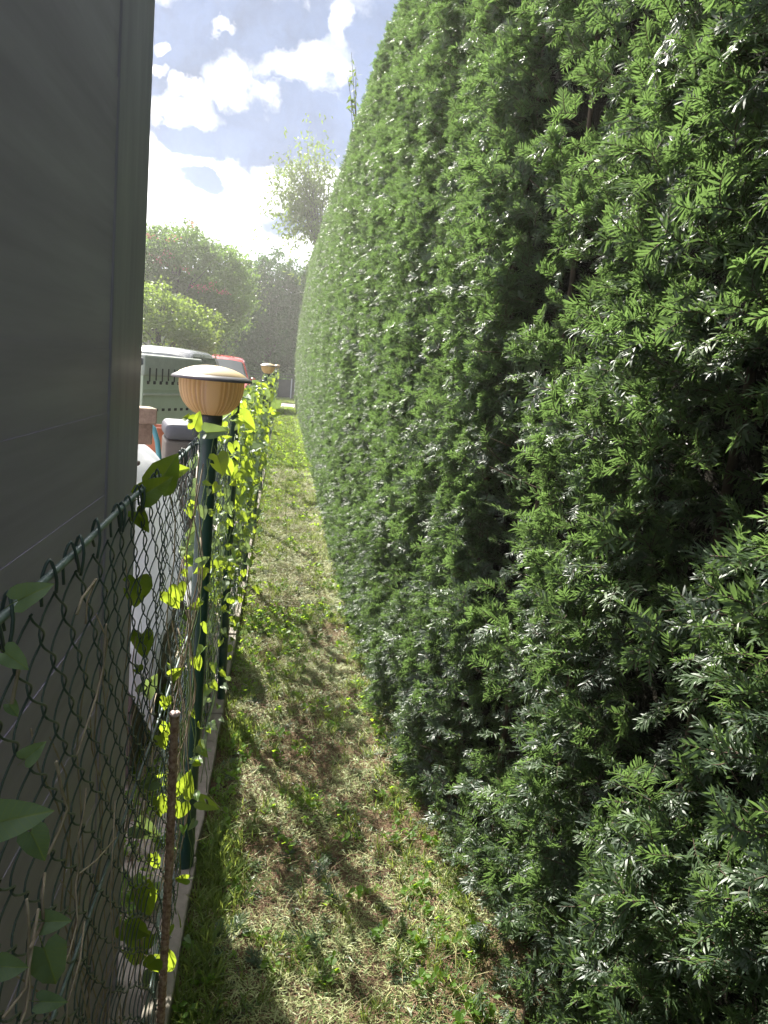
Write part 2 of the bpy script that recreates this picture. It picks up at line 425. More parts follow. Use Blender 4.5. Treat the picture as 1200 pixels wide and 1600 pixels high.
# ------------------------------------------------------------------ yew shoots
def yew_shoot(rs, L=0.085, n=17, nl=0.024, bend=0.0):
    """one flat spray: stem along +Y, two ranks of curved needles. returns verts, faces, material ids"""
    V, F, M = [], [], []
    def stem(t): return Vector((bend*L*t*t, L*t, -0.10*L*t*t*rs.uniform(.9, 1.1)))
    sv, sf = tube([stem(t) for t in (0, .35, .7, 1)], [.0013, .0011, .0009, .0006], 3, False)
    V += sv; F += sf; M += [1]*len(sf)
    for i in range(n):
        t = (i+.5)/n
        for s in (-1, 1):
            if rs.random() < .05: continue
            p = stem(t + rs.uniform(-.015, .015))
            ln = nl*(0.62+.55*math.sin(PI*min(1, .18+t*.78)))*rs.uniform(.85, 1.12)
            if t > .85: ln *= .75
            an = R(62 - 34*t**2 + rs.uniform(-20, 20))
            d = Vector((s*math.sin(an), math.cos(an), rs.uniform(-.15, .75))).normalized()
            sidev = d.cross(Vector((0, 0, 1))).normalized()
            sidev = (sidev + Vector((0, 0, rs.uniform(-.5, .5)))).normalized()
            wv = ln*.058+.00045
            curl = Vector((0, ln*rs.uniform(-.05, .25), -ln*rs.uniform(.08, .50)))
            k = len(V)
            for (a, ww) in ((0.0, .45), (.3, 1.0), (.72, .95)):
                c = p + d*ln*a + curl*a*a
                V.extend([c - sidev*wv*ww, c + sidev*wv*ww])
            V.append(p + d*ln + curl)
            F += [(k, k+1, k+3, k+2), (k+2, k+3, k+5, k+4), (k+4, k+5, k+6)]; M += [0, 0, 0]
    return V, F, M
def yew_spray(seed):
    rs = random.Random(seed)
    V, F, M = [], [], []
    def add(vfm, mat):
        k = len(V); V.extend([mat @ Vector(v) for v in vfm[0]]); F.extend([tuple(i+k for i in f) for f in vfm[1]]); M.extend(vfm[2])
    L = rs.uniform(.045, .085)
    add(yew_shoot(rs, L, int(L*190), rs.uniform(.021, .027), rs.uniform(-.5, .5)), Matrix())
    for j in range(rs.choice((1, 2, 3, 3))):
        t = rs.uniform(.05, .55); s = rs.choice((-1, 1))
        m = Matrix.Translation((0, L*t, 0)) @ Matrix.Rotation(-s*R(rs.uniform(28, 60)), 4, 'Z') @ Matrix.Rotation(R(rs.uniform(-40, 40)), 4, 'Y') @ Matrix.Rotation(R(rs.uniform(-25, 30)), 4, 'X')
        l2 = L*rs.uniform(.45, .8)
        add(yew_shoot(rs, l2, int(l2*210), rs.uniform(.018, .024), rs.uniform(-.4, .4)), m)
    me = bpy.data.meshes.new('yew_shoot'); me.from_pydata([tuple(v) for v in V], [], F)
    me.materials.append(yew); me.materials.append(yew_wood)
    me.polygons.foreach_set('material_index', M); me.polygons.foreach_set('use_smooth', [True]*len(F)); me.update()
    return me
sprays = [yew_spray(100+i) for i in range(20)]

# hedge face, height
HY0, HY1 = -2.5, 29.0
def h_top(y): return np.interp(y, [-3, 3, 5.7, 9.2, 13.5, 20, 29], [3.9, 3.98, 4.10, 4.28, 4.50, 4.85, 5.35])
def vnoise(x, y, seed, ):
    """cheap smooth value noise on arrays"""
    xi = np.floor(x).astype(int); yi = np.floor(y).astype(int); fx = x-xi; fy = y-yi
    fx = fx*fx*(3-2*fx); fy = fy*fy*(3-2*fy)
    def h(a, b):
        q = np.sin(a*127.1+b*311.7+seed*74.7)*43758.5453; return q-np.floor(q)
    return (h(xi, yi)*(1-fx)*(1-fy)+h(xi+1, yi)*fx*(1-fy)+h(xi, yi+1)*(1-fx)*fy+h(xi+1, yi+1)*fx*fy)
def h_face(y, z):
    base = np.interp(y, [-3, 1.5, 3.5, 5.5, 11, 29], [.60, .575, .495, .475, .51, .54])
    zz = z/4.5
    x = base + 0.03*zz - 0.06*np.sin(np.clip(zz, 0, 1)*PI)*np.interp(y, [0, 4, 18, 29], [.3, .4, 1.0, 2.6])
    x = x + np.clip(z-(h_top(y)-.35), 0, 1)**2*0.9                      # shoulder rounds over
    x = x + ((vnoise(y*1.5, z*.5, 1)-.5)*.06 + (vnoise(y*4.2, z*1.6, 2)-.5)*.07)*np.interp(y, [0, 2.5, 6], [.75, .45, .35]) + (vnoise(y*11, z*7, 3)-.5)*.045
    x = x + .22*np.clip(y-28.6, 0, 1)**2
    return x
def h_gap(y, z):
    """0..1, where the shoots stand apart: upright streaks and some holes"""
    g = vnoise(y*3.1+vnoise(y*.8, z*2.1, 8)*.9, z*1.05, 11)*.6 + vnoise(y*8.5, z*6.5, 12)*.4
    return np.clip((g-.52)/.15, 0, 1)*np.interp(y, [0, 1.6, 3.5, 8], [1, .95, .62, .5])
hedge = thing('yew_hedge', 'tall dense dark green clipped yew hedge along the right side of the path', 'hedge', (0, 0, 0))

def hedge_points(y0, y1, per_m2, zmax=None):
    area = (y1-y0)*5.4; n = int(area*per_m2)
    y = rng.uniform(y0, y1, n); z = rng.uniform(0.03, 5.5, n)
    ok = z < h_top(y) + .02*rng.standard_normal(n); y = y[ok]; z = z[ok]
    depth = rng.uniform(0, 1, len(y))**1.4*.20
    g = h_gap(y, z)
    keep = (rng.random(len(y)) > g*.92) | (depth > .17)
    y, z, depth, g = y[keep], z[keep], depth[keep], g[keep]
    x = h_face(y, z) + depth + g*.07
    return np.stack([x, y, z], 1)
def shoot_dirs(n, zfrac=None):
    D = np.stack([-1.0+.45*rng.standard_normal(n), 1.0*rng.standard_normal(n)-.15, .25+.85*rng.standard_normal(n)], 1)
    N = np.stack([-.35+.7*rng.standard_normal(n), .7*rng.standard_normal(n)+.1, .9+.5*rng.standard_normal(n)], 1)
    return D, N
P1 = hedge_points(-.6, 4.2, 2300); S1 = rng.uniform(.52, 1.02, len(P1))
P2 = hedge_points(4.2, 11, 1800);  S2 = rng.uniform(.55, 1.05, len(P2))
P3 = hedge_points(11, 29, 1050);   S3 = rng.uniform(.75, 1.2, len(P3))
P4 = hedge_points(-2.5, -.6, 220); S4 = rng.uniform(1.2, 1.7, len(P4))
P = np.concatenate([P1, P2, P3, P4]); Sc = np.concatenate([S1, S2, S3, S4])
D, N_ = shoot_dirs(len(P)); Rr = frames_to_euler(D, N_); P[:, 0] += 0.05   # roots sit inside the face
Idx = rng.integers(0, len(sprays), len(P))
# the shoots that show largest, as parts of their own
rel = P - EYE; zc = rel@fwd; sx = FPX*(rel@rgt)/zc+PW/2; sy = PH/2-FPX*(rel@upv)/zc
face_d = P[:, 0]-.05-h_face(P[:, 1], P[:, 2])
inv = (zc > .3) & (sx > -20) & (sx < PW+20) & (sy > -20) & (sy < PH+20) & (face_d < .06)
dist = np.where(inv, np.linalg.norm(rel, axis=1), 1e9); big = np.argsort(dist)[:290]
msk = np.ones(len(P), bool); msk[big] = False
for i in big:
    o = bpy.data.objects.new('yew_shoot', sprays[Idx[i]]); COL.objects.link(o); o.parent = hedge
    o.location = P[i]; o.rotation_euler = Rr[i]; o.scale = [Sc[i]]*3
# top and far end
n = 9000; yt = rng.uniform(-2, 29, n); xt = rng.uniform(.85, 1.75, n)
PT = np.stack([xt, yt, h_top(yt)-.12-.2*rng.random(n)+np.clip(.12-(1.75-xt), 0, 1)*-1], 1)
n = 3500; PE = np.stack([rng.uniform(.5, 1.7, n), 29.0-.25*rng.random(n), rng.uniform(.05, 5.2, n)], 1)
PX = np.concatenate([PT, PE]); SX = rng.uniform(1.3, 1.9, len(PX))
DT = rng.standard_normal((len(PX), 3))*.6 + np.concatenate([np.tile([0, 0, 1.0], (len(PT), 1)), np.tile([0, 1.0, .2], (len(PE), 1))])
NT_ = rng.standard_normal((len(PX), 3))*.5 + np.array([-.5, 0, .6])
foliage = scatter('foliage', np.concatenate([P[msk], PX]), np.concatenate([Rr[msk], frames_to_euler(DT, NT_)]),
                  np.concatenate([Sc[msk], SX]), np.concatenate([Idx[msk], rng.integers(0, len(sprays), len(PX))]), sprays, hedge)
# solid core that blocks light; the hedge's inner shade is put into its colour
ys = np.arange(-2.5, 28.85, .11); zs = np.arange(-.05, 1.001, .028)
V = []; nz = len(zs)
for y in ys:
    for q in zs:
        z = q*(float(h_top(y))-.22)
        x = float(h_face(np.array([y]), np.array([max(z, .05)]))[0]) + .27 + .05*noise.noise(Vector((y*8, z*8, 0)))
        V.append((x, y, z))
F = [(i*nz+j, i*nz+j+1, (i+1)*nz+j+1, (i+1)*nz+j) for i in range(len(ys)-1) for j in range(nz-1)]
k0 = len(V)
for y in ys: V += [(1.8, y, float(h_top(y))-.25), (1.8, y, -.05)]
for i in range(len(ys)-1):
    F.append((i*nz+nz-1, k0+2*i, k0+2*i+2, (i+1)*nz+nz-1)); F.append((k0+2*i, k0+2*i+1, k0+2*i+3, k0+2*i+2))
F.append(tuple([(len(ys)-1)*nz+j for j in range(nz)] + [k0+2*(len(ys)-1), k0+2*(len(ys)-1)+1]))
mesh_obj('dark_core', V, F, yew_core, hedge, True)
# stems and twigs seen through the holes
bp = []
for i in range(420):
    y = random.uniform(.4, 9) if i < 330 else random.uniform(9, 20); z = random.uniform(.05, 3.9)
    fx = float(h_face(np.array([y]), np.array([z]))[0])
    a = Vector((fx+.26, y+random.uniform(-.08, .08), z-random.uniform(.0, .14))); b = Vector((fx+random.uniform(.02, .10), y+random.uniform(-.06, .06), z))
    m = (a+b)/2 + Vector((0, random.uniform(-.02, .02), random.uniform(-.03, .01)))
    bp.append(tube([a, m, b], [random.uniform(.002, .005), .002, .0012], 4, False))
for i in range(46):
    y = .3 + i*.42 + random.uniform(-.1, .1)
    x = float(h_face(np.array([y]), np.array([1.5]))[0])+.2
    pts = [(x+random.uniform(-.03, .03), y+random.uniform(-.05, .05), z) for z in np.linspace(0, 3.8, 9)]
    bp.append(tube(pts, [.012-.001*k for k in range(9)], 5, False))
V, F = join(bp); props(mesh_obj('branches', V, F, yew_wood, hedge, True), kind='stuff')

# ------------------------------------------------------------------ garden shed on the left
WX = -0.32; WY = 1.775
shed = thing('garden_shed', 'dark grey board clad shed wall filling the left edge behind the wire fence', 'shed', (WX, WY, 0))
def zseam(py): return at_x(0, py, WX).z
seams = [-.12, .16, .44, .68, .90, 1.10, zseam(890), zseam(690), zseam(530), zseam(63), 2.06, 2.20, 2.36]
for a, b in zip(seams[:-1], seams[1:]):                      # boards of the long wall, slightly lapped
    r = random.uniform(0, .0008)
    vs = [(-.025, -3.6, a+.0025), (0.0+r, -3.6, a+.0001), (0.0+r, -.30, a+.0001), (-.025, -.30, a+.0025),
          (-.025, -3.6, b-.0025), (.0012+r, -3.6, b-.0001), (.0012+r, -.30, b-.0001), (-.025, -.30, b-.0025)]
    o = mesh_obj('cladding_board', vs, [(0, 1, 2, 3), (7, 6, 5, 4), (0, 4, 5, 1), (1, 5, 6, 2), (2, 6, 7, 3), (3, 7, 4, 0)], board_m, shed)
    b2 = box_bm(-2.3, -.14, -.016, .004, a+.0025, b-.0025, .002)
    bm_obj('cladding_board', b2, board_m, shed)
bm_obj('corner_trim', box_bm(-.14, .0045, -.2995, .010, -.12, 2.36, .006, seg=2), trim_m, shed)
bm_obj('wall', box_bm(-2.3, -.027, -3.6, -.018, -.12, 2.34), board_m, shed)
bm_obj('roof', box_bm(-2.4, .035, -3.7, .04, 2.363, 2.42, .006), roof_m, shed)

# ------------------------------------------------------------------ wire fence
fence = thing('wire_fence', 'green chain link fence with round posts along the left side of the path', 'fence', (FX, 0, 0))
FZ0, FZ1 = 0.06, 1.365
def wire_panel(y0, y1, sides, seg, slack, seed, wob=0.0, r=.0017):
    """one stretch of chain link: every wire zigzags and hooks round its neighbour"""
    Dm = 0.078; h = Dm/2; nh = int((FZ1-FZ0)/h); nw = int(round((y1-y0)/h))
    k = np.arange(nw)[:, None]; t = np.arange(nh*seg+1)[None, :]/seg
    tri = np.abs(((t + (k % 2)) % 2) - 1)                              # 1..0..1
    sm = .5+.5*np.cos(((t + (k % 2)) % 2)*PI)
    q = .15*tri+.85*sm
    Y = y0 + k*h + (q*1.18-.09)*h
    Z = FZ0 + t*h + 0*k
    X = .0048*np.sin(t*PI)*np.where(k % 2, -1, 1) + 0*Y
    # slack: the cloth bellies and leans
    Xo = (vnoise(Y*1.3+seed, Z*1.5, 21)-.5)*.050*slack + (vnoise(Y*6+seed, Z*5, 22)-.5)*.020*slack
    Yo = (vnoise(Y*2.1+seed, Z*2.6, 23)-.5)*.070*slack + (vnoise(Y*9+seed, Z*9, 24)-.5)*.022*slack
    Zo = (vnoise(Y*1.7+seed, Z*2.2, 25)-.5)*.030*slack
    top = np.clip((FZ1-Z)/.2, 0, 1); X = X + Xo*top; Y = Y + Yo*top; Z = Z + Zo*top*np.clip((Z-FZ0)/.2, 0, 1)
    n1 = Y.shape[1]
    Pn = np.stack([X, Y, Z], 2)
    T = np.gradient(Pn, axis=1); T /= np.linalg.norm(T, axis=2, keepdims=True)
    A = np.cross(T, np.array([1.0, 0, 0])); A /= np.linalg.norm(A, axis=2, keepdims=True); B = np.cross(T, A)
    rings = []
    for s in range(sides):
        an = 2*PI*s/sides; rings.append(Pn + (A*math.cos(an)+B*math.sin(an))*r)
    Vv = np.stack(rings, 2).reshape(-1, 3)
    base = (np.arange(nw)[:, None, None]*n1 + np.arange(n1-1)[None, :, None])*sides
    s = np.arange(sides)[None, None, :]; s2 = (s+1) % sides
    Fv = np.stack([base+s, base+s2, base+sides+s2, base+sides+s], 3).reshape(-1, 4)
    return Vv, Fv
def panel_obj(y0, y1, *a, **k):
    V, F = wire_panel(y0, y1, *a, **k); V = V.copy(); V[:, 1] -= y0
    o = np_mesh('mesh_panel', V, F, wire_m, fence, True); o.location = (-.028, y0, 0); props(o, kind='stuff'); return o
panel_obj(0.25, 2.12, 5, 6, 1.3, 0.0, r=.0013)
panel_obj(2.18, 3.33, 4, 4, 1.0, 3.3, r=.0015)
panel_obj(3.37, 5.35, 4, 3, .8, 5.1, r=.0016)
panel_obj(5.39, 7.35, 3, 2, .8, 1.7, r=.0019)
fp = panel_obj(7.39, 9.35, 3, 2, .6, 9.7, r=.002)
for i in range(9):
    o = fp.copy(); COL.objects.link(o); o.parent = fence; o.location = (-.028, 9.39+2.0*i, 0)
# tension wires and the knuckles that hook over the top one
tw = [(-.028, 0.15+.12*i, 1.372+.003*math.sin(i*.9)) for i in range(17)]; tw[-1] = (-.028, 2.13, 1.366)
tube_obj('top_wire', tw, .0042, wire_old, fence, 8)
tube_obj('top_wire', [(-.028, 2.17+.4*i, 1.37+.006*math.sin(i*1.7)) for i in range(63)], .0036, wire_old, fence, 6)
for zz in (at_x(225, 1250, FX).z, .085):
    tube_obj('tension_wire', [(-.024, .15+.3*i, zz+.004*math.sin(i*1.3)) for i in range(90)], .0026, wire_old, fence, 6)
kn = []
for i in range(48):
    y = .26+i*.039; s = 1 if i % 2 else -1
    if random.random() < .35: continue
    hh = random.uniform(.010, .017)
    pts = [(-.004*s, y-.006, 1.340), (-.006*s, y-.002, 1.366), (0, y+.003, 1.372+hh), (.006*s, y+.007, 1.368), (.005*s, y+.010+random.uniform(0, .012), 1.352-random.uniform(0, .012))]
    pts = [Vector(p)+Vector((-.028, 0, 0)) for p in pts]
    sp = []
    for a in range(4):
        p0, p1, p2, p3 = pts[max(a-1, 0)], pts[a], pts[a+1], pts[min(a+2, 4)]
        for u in (0, .33, .66):
            sp.append(.5*((2*p1)+(p2-p0)*u+(2*p0-5*p1+4*p2-p3)*u*u+(3*p1-p0-3*p2+p3)*u**3))
    sp.append(pts[-1]); kn.append(tube(sp, .0019, 5, True))
V, F = join(kn); props(mesh_obj('wire_knuckles', V, F, wire_m, fence, True), kind='stuff')
def post_mesh(r, z1):
    V, F = lathe([(r, 0.0), (r, z1-.004), (r+.002, z1-.004), (r+.002, z1+.004), (r*.7, z1+.010), (.0005, z1+.012)], 20)
    me = bpy.data.meshes.new('fence_post'); me.from_pydata(V, [], F); me.materials.append(pvc)
    me.polygons.foreach_set('use_smooth', [True]*len(F)); me.update(); return me
pm = post_mesh(.019, 1.43)
post_y = [3.35, 5.37, 7.37] + [9.37+2.0*i for i in range(10)]
for i, y in enumerate(post_y):
    o = bpy.data.objects.new('fence_post', pm); COL.objects.link(o); o.parent = fence
    o.location = (.012, y, .0); o.rotation_euler = (random.uniform(-.01, .01), random.uniform(-.012, .02), random.random()*6)

# ------------------------------------------------------------------ lamps on poles
def lamp(x, y, ztop, label, tilt, rz):
    t = thing('garden_lamp', label, 'lamp', (x, y, 0), rz, 'mushroom lamps along the fence')
    h = ztop-.150
    V, F = lathe([(.026, -.0), (.0245, .03), (.0245, h)], 24)
    mesh_obj('pole', V, F, pvc, t, True)
    V, F = lathe([(.0245, h-.012), (.033, h-.010), (.0345, h), (.0345, h+.018), (.030, h+.020), (.001, h+.0205)], 32)
    mesh_obj('collar', V, F, collar_m, t, True)
    def rad(a, i):
        c = abs(math.cos(2*a))                               # four plain bands, ribbed fields between
        if c > .92: return 1.0
        return 1.0 - .095*abs(math.sin(a*18))**.7 * min(1, (.92-c)*5)
    prof = [(.033, .0), (.045, .004), (.056, .011), (.066, .020), (.0755, .032), (.082, .046), (.0865, .062), (.0885, .080), (.0885, .098)]
    V, F = lathe([(r, h+.019+z) for r, z in prof], 224, rad)
    b = mesh_obj('ribbed_bowl', V, F, amber, t, True)
    V, F = lathe([(.012, h+.02), (.012, h+.040), (.020, h+.050), (.022, h+.075), (.014, h+.088), (.001, h+.09)], 20)
    mesh_obj('bulb_holder', V, F, amber, t, True)
    zc = h+.019+.098
    V, F = lathe([(.0885, zc-.004), (.100, zc+.000), (.1085, zc-.003), (.1095, zc+.000), (.107, zc+.004), (.093, zc+.0108), (.088, zc+.0112)], 64)
    mesh_obj('cap_rim', V, F, rim_m, t, True)
    V, F = lathe([(.0925, zc+.0110), (.088, zc+.0155), (.074, zc+.0225), (.056, zc+.029), (.036, zc+.0335), (.016, zc+.036), (.0005, zc+.0365)], 64)
    mesh_obj('cap', V, F, cap_m, t, True)
    t.rotation_euler = (0, 0, rz)
    return t
lamp(-.192, 2.15, 1.577, 'nearest mushroom garden lamp with ribbed amber bowl on a thick green pole', (R(.5), R(1.2), 0), R(8))
lamp(-.205, 10.3, 1.60, 'middle mushroom garden lamp, small, above the leafy fence posts', (0, R(.6), 0), R(15))
lamp(-.205, 25.2, 1.59, 'farthest tiny mushroom garden lamp at the end of the fence', (0, R(-.5), 0), R(5))

# ------------------------------------------------------------------ rusty stake
stake = thing('rusty_stake', 'rusty steel bar stake with pale pink top in front of the fence', 'stake', (-.170, 1.53, 0))
V, F = [], []
zt = .885; m = 220
pts = []
for i in range(m+1):
    z = -.05+(zt+.05)*i/m; pts.append((.004*math.sin(z*3), -.035+ .06*(z/zt)*-.5, z))
rs_ = [.0082 + (.0011 if (i % 4) < 2 else 0) for i in range(m+1)]
tube_obj('bar', pts, rs_, rust, stake, 10, False)
b = bmesh.new(); bmesh.ops.create_icosphere(b, subdivisions=3, radius=.010)
for v in b.verts:
    v.co = Vector((v.co.x*1.15, v.co.y*1.15, v.co.z*.55)) + v.co*noise.noise(v.co*180)*.35
b.transform(Matrix.Translation((pts[-1][0], pts[-1][1], zt+.002)))
bm_obj('cap', b, pink_cap, stake, True)

# ------------------------------------------------------------------ bindweed: heart shaped leaves on wiry stems
def vine_leaf_mesh(seed, mat):
    rs = random.Random(seed)
    out = [(0, .02), (.16, -.16), (.36, -.20), (.50, -.02), (.50, .20), (.42, .45), (.27, .72), (.10, .94), (0, 1.06)]
    rib = [(0, .02), (0, .12), (0, .22), (0, .34), (0, .48), (0, .62), (0, .78), (0, .92), (0, 1.06)]
    V, F = [], []
    fold = rs.uniform(.25, .75); droop = rs.uniform(.15, .6); wave = rs.uniform(.03, .09); ph = rs.random()*6; narrow = rs.uniform(.72, 1.05)
    def pos(x, y):
        z = fold*abs(x)*.8 - droop*y*y*.5 + wave*math.sin(y*9+ph)*abs(x)*3 + wave*.5*math.sin(x*11+y*5+ph*2)
        return (x*narrow, y, z)
    for s in (-1, 1):
        k = len(V)
        for (ox, oy), (rx, ry) in zip(out, rib):
            V.append(pos(0, ry)); V.append(pos(s*ox*.55, (oy+ry)/2)); V.append(pos(s*ox*rs.uniform(.95, 1.04), oy))
        for i in range(len(out)-1):
            a = k+3*i
            F.append((a, a+1, a+4, a+3)); F.append((a+1, a+2, a+5, a+4))
    if rs.random() < .35: F.pop(rs.randrange(4, len(F)))
    tv, tf = tube([(0, -.5, -.18), (0, -.2, -.03), (0, .03, 0), (0, .6, -.006+pos(0, .6)[2]-.01)], [.012, .014, .018, .010], 3, False)
    k = len(V); V += tv; F += [tuple(i+k for i in f) for f in tf]
    me = bpy.data.meshes.new('leaf'); me.from_pydata([tuple(v) for v in V], [], F); me.materials.append(mat)
    me.polygons.foreach_set('use_smooth', [True]*len(F)); me.update(); return me
LM = [vine_leaf_mesh(i, vine_leaf) for i in range(7)]
LD = [vine_leaf_mesh(50+i, vine_leaf_shade) for i in range(3)]
def put_leaf(root, p, size, tip=None, nrm=None, dull=False):
    o = bpy.data.objects.new('leaf', random.choice(LD if dull else LM)); COL.objects.link(o); o.parent = root
    d = Vector(tip) if tip else Vector((random.uniform(-.6, .8), random.uniform(-1, .4), random.uniform(-1.1, .3)))
    d.normalize()
    nn = Vector(nrm) if nrm else Vector((random.uniform(-.6, .6), random.uniform(-1.2, -.1), random.uniform(-.1, .9)))
    nn.normalize()
    x = d.cross(nn).normalized(); z = x.cross(d)
    m = Matrix((x, d, z)).transposed().to_4x4()
    o.rotation_euler = m.to_euler(); o.location = Vector(p) - root.location; o.scale = (size, size, size)
    return o
def screen_tip(ang, depth=0.0):
    """a direction in the fence's upright plane: ang 0 is up, 90 to the right"""
    a = R(ang); v = Vector(rgt)*math.sin(a)+Vector(upv)*math.cos(a); return v + Vector(fwd)*depth
def vine(label, loc, group='bindweed climbing the fence'):
    return thing('bindweed_vine', label, 'vine', loc, 0, group)
def wiggle(a, b, n, amp):
    a, b = Vector(a), Vector(b); ph = random.random()*6
    return [a.lerp(b, i/n) + Vector((amp*.5*math.sin(i*1.3+ph), amp*math.sin(i*.9+ph*2), amp*.6*math.sin(i*1.7+ph))) for i in range(n+1)]

# placed leaves: pixel, size in px of the photograph, tip direction, distance from the camera side plane, dull?
near_dark = [(28, 938, 78, 62, -.18, 1), (8, 1020, 60, 130, -.175, 1), (-8, 1285, 108, 82, -.145, 1), (48, 1300, 76, 160, -.15, 1), (40, 1185, 50, 50, -.16, 1),
             (66, 1440, 54, 95, -.18, 1), (68, 1480, 92, 168, -.175, 1), (0, 1510, 50, 100, -.17, 1), (62, 1565, 50, 100, -.17, 1), (14, 1100, 34, 150, -.18, 1)]
v0 = vine('bindweed with dull shaded leaves climbing the fence against the shed wall', (-.19, .8, 0))
for px, py, sz, an, X, dull in near_dark:
    p = at_x(px, py, X); dd = (p-Vector(EYE)).length
    put_leaf(v0, p, sz/FPX*dd*.62, screen_tip(an, .2), (-Vector(fwd)*1.0+Vector((0.5, 0, .5))), dull)
stems = [[(88, 1190), (98, 1240), (106, 1262), (92, 1300), (75, 1335)], [(135, 1232), (131, 1270), (122, 1310), (124, 1350), (118, 1385), (121, 1440), (108, 1490), (90, 1530)],
         [(182, 1308), (150, 1345), (124, 1365), (118, 1390)], [(42, 1405), (46, 1450), (44, 1490), (47, 1540), (40, 1580), (28, 1610)], [(70, 1365), (66, 1400), (68, 1440), (48, 1480)],
         [(132, 1440), (125, 1500), (105, 1570), (104, 1610)], [(150, 905), (136, 940), (134, 975)], [(150, 905), (128, 935), (120, 960)], [(166, 975), (162, 1040), (150, 1090), (120, 1180)],
         [(60, 1420), (40, 1545), (5, 1590)], [(150, 960), (168, 1000), (160, 1060), (166, 1110)], [(180, 1250), (172, 1400), (178, 1500), (168, 1600)], [(25, 1010), (30, 1040), (18, 1100)]]
parts = []
for s in stems:
    parts.append(tube([at_x(px, py, -.178+random.uniform(-.006, .006)) for px, py in s], random.uniform(.0010, .0016), 5))
for a, b in parts: mesh_obj('dry_stem', [v - v0.location for v in a], b, dry_stem, v0, True)
for q in [tube([v - v0.location for v in wiggle((-.235+random.uniform(0, .03), random.uniform(.75, 1.7), random.uniform(0, .3)), (-.235, random.uniform(.75, 1.7), random.uniform(.7, 1.3)), 14, .018)], .0012, 4) for i in range(22)]:
    mesh_obj('stem', q[0], q[1], dry_stem, v0, True)

near_lit = [(222, 775, 82, 55, -.22, 0), (247, 758, 88, 28, -.22, 0), (213, 800, 55, 150, -.23, 0), (268, 738, 42, 75, -.2, 0), (222, 990, 60, 175, -.235, 0), (213, 905, 70, 182, -.235, 0),
            (262, 925, 50, 150, -.21, 0), (278, 915, 36, 160, -.2, 0), (232, 1000, 30, 200, -.21, 0), (268, 1055, 32, 60, -.21, 0), (304, 668, 40, 20, -.19, 0), (300, 655, 28, 280, -.19, 0),
            (225, 1080, 50, 40, -.26, 1), (300, 1110, 20, 160, -.17, 0), (259, 1090, 30, 185, -.2, 0),
            (216, 1040, 24, 190, -.22, 0), (310, 880, 30, 60, -.16, 1)]
v1 = vine('bindweed with bright leaves on the fence between shed corner and nearest lamp pole', (-.2, 1.75, 0))
for px, py, sz, an, X, dull in near_lit:
    p = at_x(px, py, X); dd = (p-Vector(EYE)).length
    put_leaf(v1, p, sz/FPX*dd*.62, screen_tip(an, random.uniform(-.2, .3)), (-Vector(fwd)+Vector((.2+random.uniform(-.2, .3), 0, random.uniform(0, .5)))), dull)
low_lit = [(262, 1245, 46, 195, -.20, 0), (246, 1250, 40, 170, -.2, 0), (285, 1240, 52, 20, -.165, 0), (284, 1255, 40, 190, -.165, 0), (312, 1252, 46, 110, -.15, 0),
           (222, 1385, 70, 165, -.215, 0), (232, 1390, 55, 200, -.215, 0), (200, 1440, 60, 140, -.23, 0), (252, 1490, 56, 160, -.18, 0), (243, 1497, 42, 220, -.18, 0), (240, 1335, 40, 170, -.21, 0),
           (243, 1220, 44, 250, -.2, 1), (262, 1130, 36, 190, -.2, 0), (250, 1150, 34, 160, -.2, 0), (212, 1290, 60, 120, -.27, 1), (215, 1470, 60, 190, -.25, 0), (238, 1520, 40, 200, -.22, 1)]
v2 = vine('bindweed with bright torn leaves low around the rusty stake', (-.19, 1.6, 0))
for px, py, sz, an, X, dull in low_lit:
    p = at_x(px, py, X); dd = (p-Vector(EYE)).length
    put_leaf(v2, p, sz/FPX*dd*.62, screen_tip(an, random.uniform(-.2, .3)), (-Vector(fwd)+Vector((.2+random.uniform(-.2, .3), 0, random.uniform(0, .5)))), dull)
v3 = vine('bindweed whose large leaves hang just behind the nearest lamp pole', (-.19, 2.4, 0))
for px, py, sz, an, X, dull in [(322, 676, 50, 82, -.155, 1), (340, 712, 50, 165, -.15, 0), (352, 722, 40, 155, -.17, 0), (375, 652, 46, 125, -.165, 0), (364, 694, 40, 165, -.16, 0), (378, 730, 44, 120, -.16, 0),
                               (345, 690, 30, 60, -.2, 0), (375, 745, 36, 170, -.17, 0), (392, 770, 26, 175, -.16, 0), (372, 775, 34, 190, -.17, 0)]:
    p = at_x(px, py, X); dd = (p-Vector(EYE)).length
    put_leaf(v3, p, sz/FPX*dd*.62, screen_tip(an, .2), (-Vector(fwd)+Vector((.1, 0, .3))), dull)
for vv, (ya, yb) in ((v1, (1.78, 2.1)), (v2, (1.5, 2.1)), (v3, (2.2, 3.2))):
    ps = []
    for i in range(9):
        a = (-.19+random.uniform(-.03, .03), random.uniform(ya, yb), random.uniform(.02, .3)); b = (-.19+random.uniform(-.02, .03), random.uniform(ya, yb), random.uniform(.9, 1.39))
        ps.append(tube([v - vv.location for v in wiggle(a, b, 16, .02)], .0014, 4))
    V, F = join(ps); mesh_obj('stem', V, F, dry_stem if vv is v2 else green_stem, vv, True)
